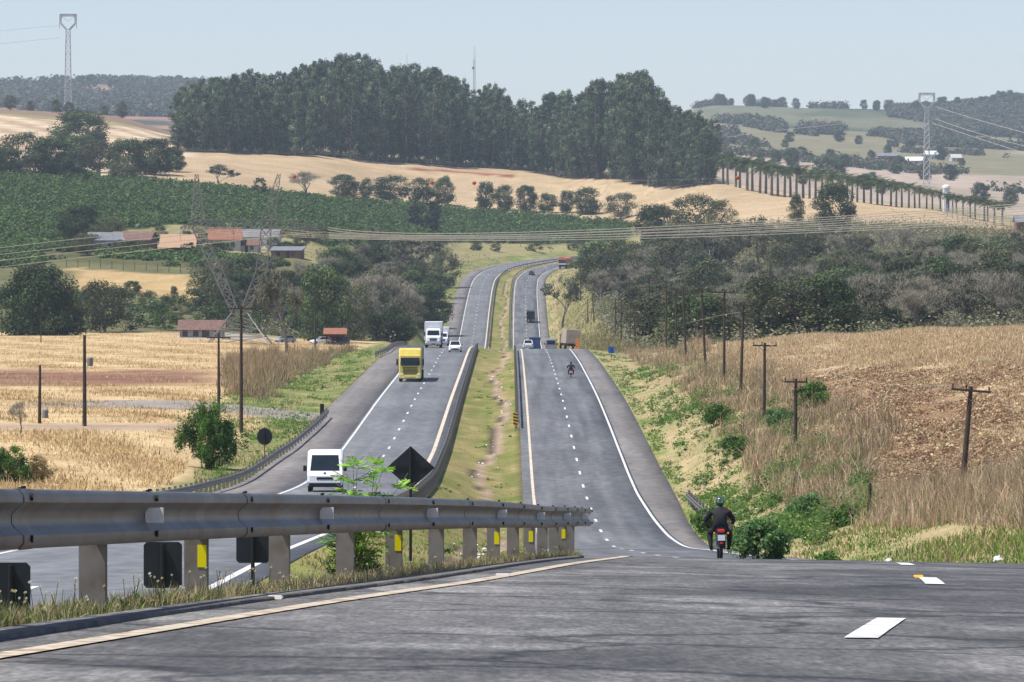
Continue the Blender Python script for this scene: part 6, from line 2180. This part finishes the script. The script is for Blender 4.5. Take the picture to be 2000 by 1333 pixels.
house('house', 'reddish-brown building at the right picture edge below the palms', 1996, 468, 26, 4.5, 2, 7, 'zinc', 'brick', 0, dd=1440)
# white gate tower on the farm drive
d = 1620
X = vx(1848, d)
r = thing('gate_tower', 'narrow white and blue tower among the palms of the farm drive', 'tower', (X, d, gz(X, d)))
MB().rbox((0, 0, 4.0), (2.2, 2.2, 8.4), .1).build('shaft', M['whitewall'], r)
MB().lathe([(1.3, 8.2), (1.5, 8.6), (1.3, 9.3), (.5, 9.7)], (0, 0, 0), 12).build('tank', M['whitewall'], r)
MB().box((.5, -1.13, 2.6), (.8, .06, 4.4)).build('stripe', M['signblue'], r)
# fences: posts and wires
def fence(label, pts, n, hgt, m='wood', r_=.09, wires=3, taper=False):
    P = [np.array(p, float) for p in pts]
    def cur(t):
        s_ = t * (len(P) - 1)
        i = min(int(s_), len(P) - 2)
        q = lerp(P[i], P[i + 1], s_ - i)
        return Vector((q[0], q[1], gz(q[0], q[1])))
    o0 = cur(0)
    f_ = thing('fence', label, 'fence', o0)
    pr = None
    for k in range(n):
        p = cur(k / (n - 1)) - o0
        if pr is None:
            pr = MB().tube((0, 0, -.3), (0, 0, hgt), r_, r_ * .85, 6).build('post', M[m], f_)
            pr.location = p
        else:
            c_ = pr.copy(); COL.objects.link(c_); c_.location = p
    mb = MB()
    for w_ in range(wires):
        h = hgt * (.3 + .65 * w_ / max(1, wires - 1))
        mb.path([cur(k / (n - 1)) - o0 + Vector((0, 0, h)) for k in range(n)], .014, 3)
    mb.build('wire', M['post'], f_)
    return f_
a_, b_ = hit(130, 522, 1050, 1400), hit(420, 540, 1050, 1400)
fence('farm fence of thin dark posts above the yellow strip of field', [a_[:2], b_[:2]], 14, 2.0)
fence('row of white concrete fence posts at the end of the farm drive', [(vx(1850, 1560), 1560), (vx(1905, 1510), 1510), (vx(1990, 1470), 1470)], 12, 4.2, 'concrete', .17, 4)
# litter
def litter(label, X, d, s_, name='plastic_bag', lift=0.0):
    r = thing(name, label, 'litter', (X, d, gz(X, d) + lift))
    bm = bmesh.new()
    bmesh.ops.create_icosphere(bm, subdivisions=2, radius=1)
    for v in bm.verts:
        v.co *= random.uniform(.7, 1.15)
        v.co = Vector((v.co.x * s_, v.co.y * s_ * .7, v.co.z * s_ * .62 + s_ * .45))
    me = bpy.data.meshes.new('crumpled_film')
    bm.to_mesh(me); bm.free()
    me.materials.append(M['plastic'])
    o = bpy.data.objects.new('crumpled_film', me)
    COL.objects.link(o); o.parent = r
    kn = MB().tube((0, 0, s_ * .9), (s_ * .25, 0, s_ * 1.25), s_ * .16, s_ * .05, 6).build('knot', M['plastic'], r)
    return r
litter('white crumpled plastic bag lying on the grassy right bank', vx(1950, 104), 104, .13)
litter('flattened pale litter in the green verge left of the white bag', vx(1735, 128), 128, .12)
proto = None
for i in range(60):
    d = random.uniform(150, 560)
    b2, c2 = float(edges(d)[1]), float(edges(d)[2])
    md = (b2 + c2) / 2 + 1.0 + 0.75 * math.sin(d / 31) + .3 * math.sin(d / 11.3) + random.gauss(0, .6)
    if md < b2 + .4 or md > c2 - .4: continue
    if proto is None:
        proto = tag(MB().rbox((0, 0, .05), (.28, .20, .10), .03).build('litter', M['plastic']), 'small white scrap of litter along the median drain', 'litter', 'litter scraps along the median drain')
        o = proto
    else:
        o = proto.copy(); COL.objects.link(o)
    o.location = (md, d, gz(md, d))
    o.rotation_euler = (random.gauss(0, .3), random.gauss(0, .3), random.uniform(0, 6))
    o.scale = (random.uniform(.3, .75),) * 3
# scraps on the near road edge and the cat-eye studs
def stud(label, px, py_d, m, w_=.12):
    d = py_d
    X = vx(px, d)
    o = MB().prism([(-.05, 0), (.05, 0), (.035, .02), (-.035, .02)], -w_ / 2, w_ / 2, .01).build('road_stud', M[m])
    o.location = (X, d, float(ZR(d) + crossR(X, d)) + .006)
    tag(o, label, 'road stud')
stud('amber road stud between two dashes of the near lane line', 1794, 42.3, 'signyellow', .09)
stud('cream stone-like stud on the edge line near the start of the kerb', 537, 28.4, 'plaster', .10)
stud('cream stud on the edge line in front of the middle guardrail posts', 982, 38.6, 'plaster', .12)
# shoulder grass on distant slopes
bank('slope_grass', lambda X, d, px, y: (X > edges(d)[3] + .5) | ((X < edges(d)[0] - .5)), 880, 1260, 700, 1720, 50000, (.25, 1.0), [(.34, .27, .14), (.22, .20, .08), (.16, .19, .06), (.40, .32, .18)], None, wr=(.10, .25), bend=False,
     label='mixed dry and green grass on the slopes beside the distant climb')

# ------------------------------------------------------------------ air
m = bpy.data.materials.new('hazy_air')
m.use_nodes = True
t = m.node_tree
t.nodes.remove(t.nodes['Principled BSDF'])
pv = t.nodes.new('ShaderNodeVolumePrincipled')
pv.inputs['Color'].default_value = (.74, .87, 1.0, 1)
pv.inputs['Density'].default_value = HAZE
pv.inputs['Anisotropy'].default_value = 0.0
t.links.new(pv.outputs[0], t.nodes['Material Output'].inputs['Volume'])
zlo, zhi = float(Z.min()) - 4, 330.0
hz_ = MB().box((0, 4200, (zlo + zhi) / 2), (7000, 10400, zhi - zlo)).build('haze', m)
tag(hz_, kind='stuff')
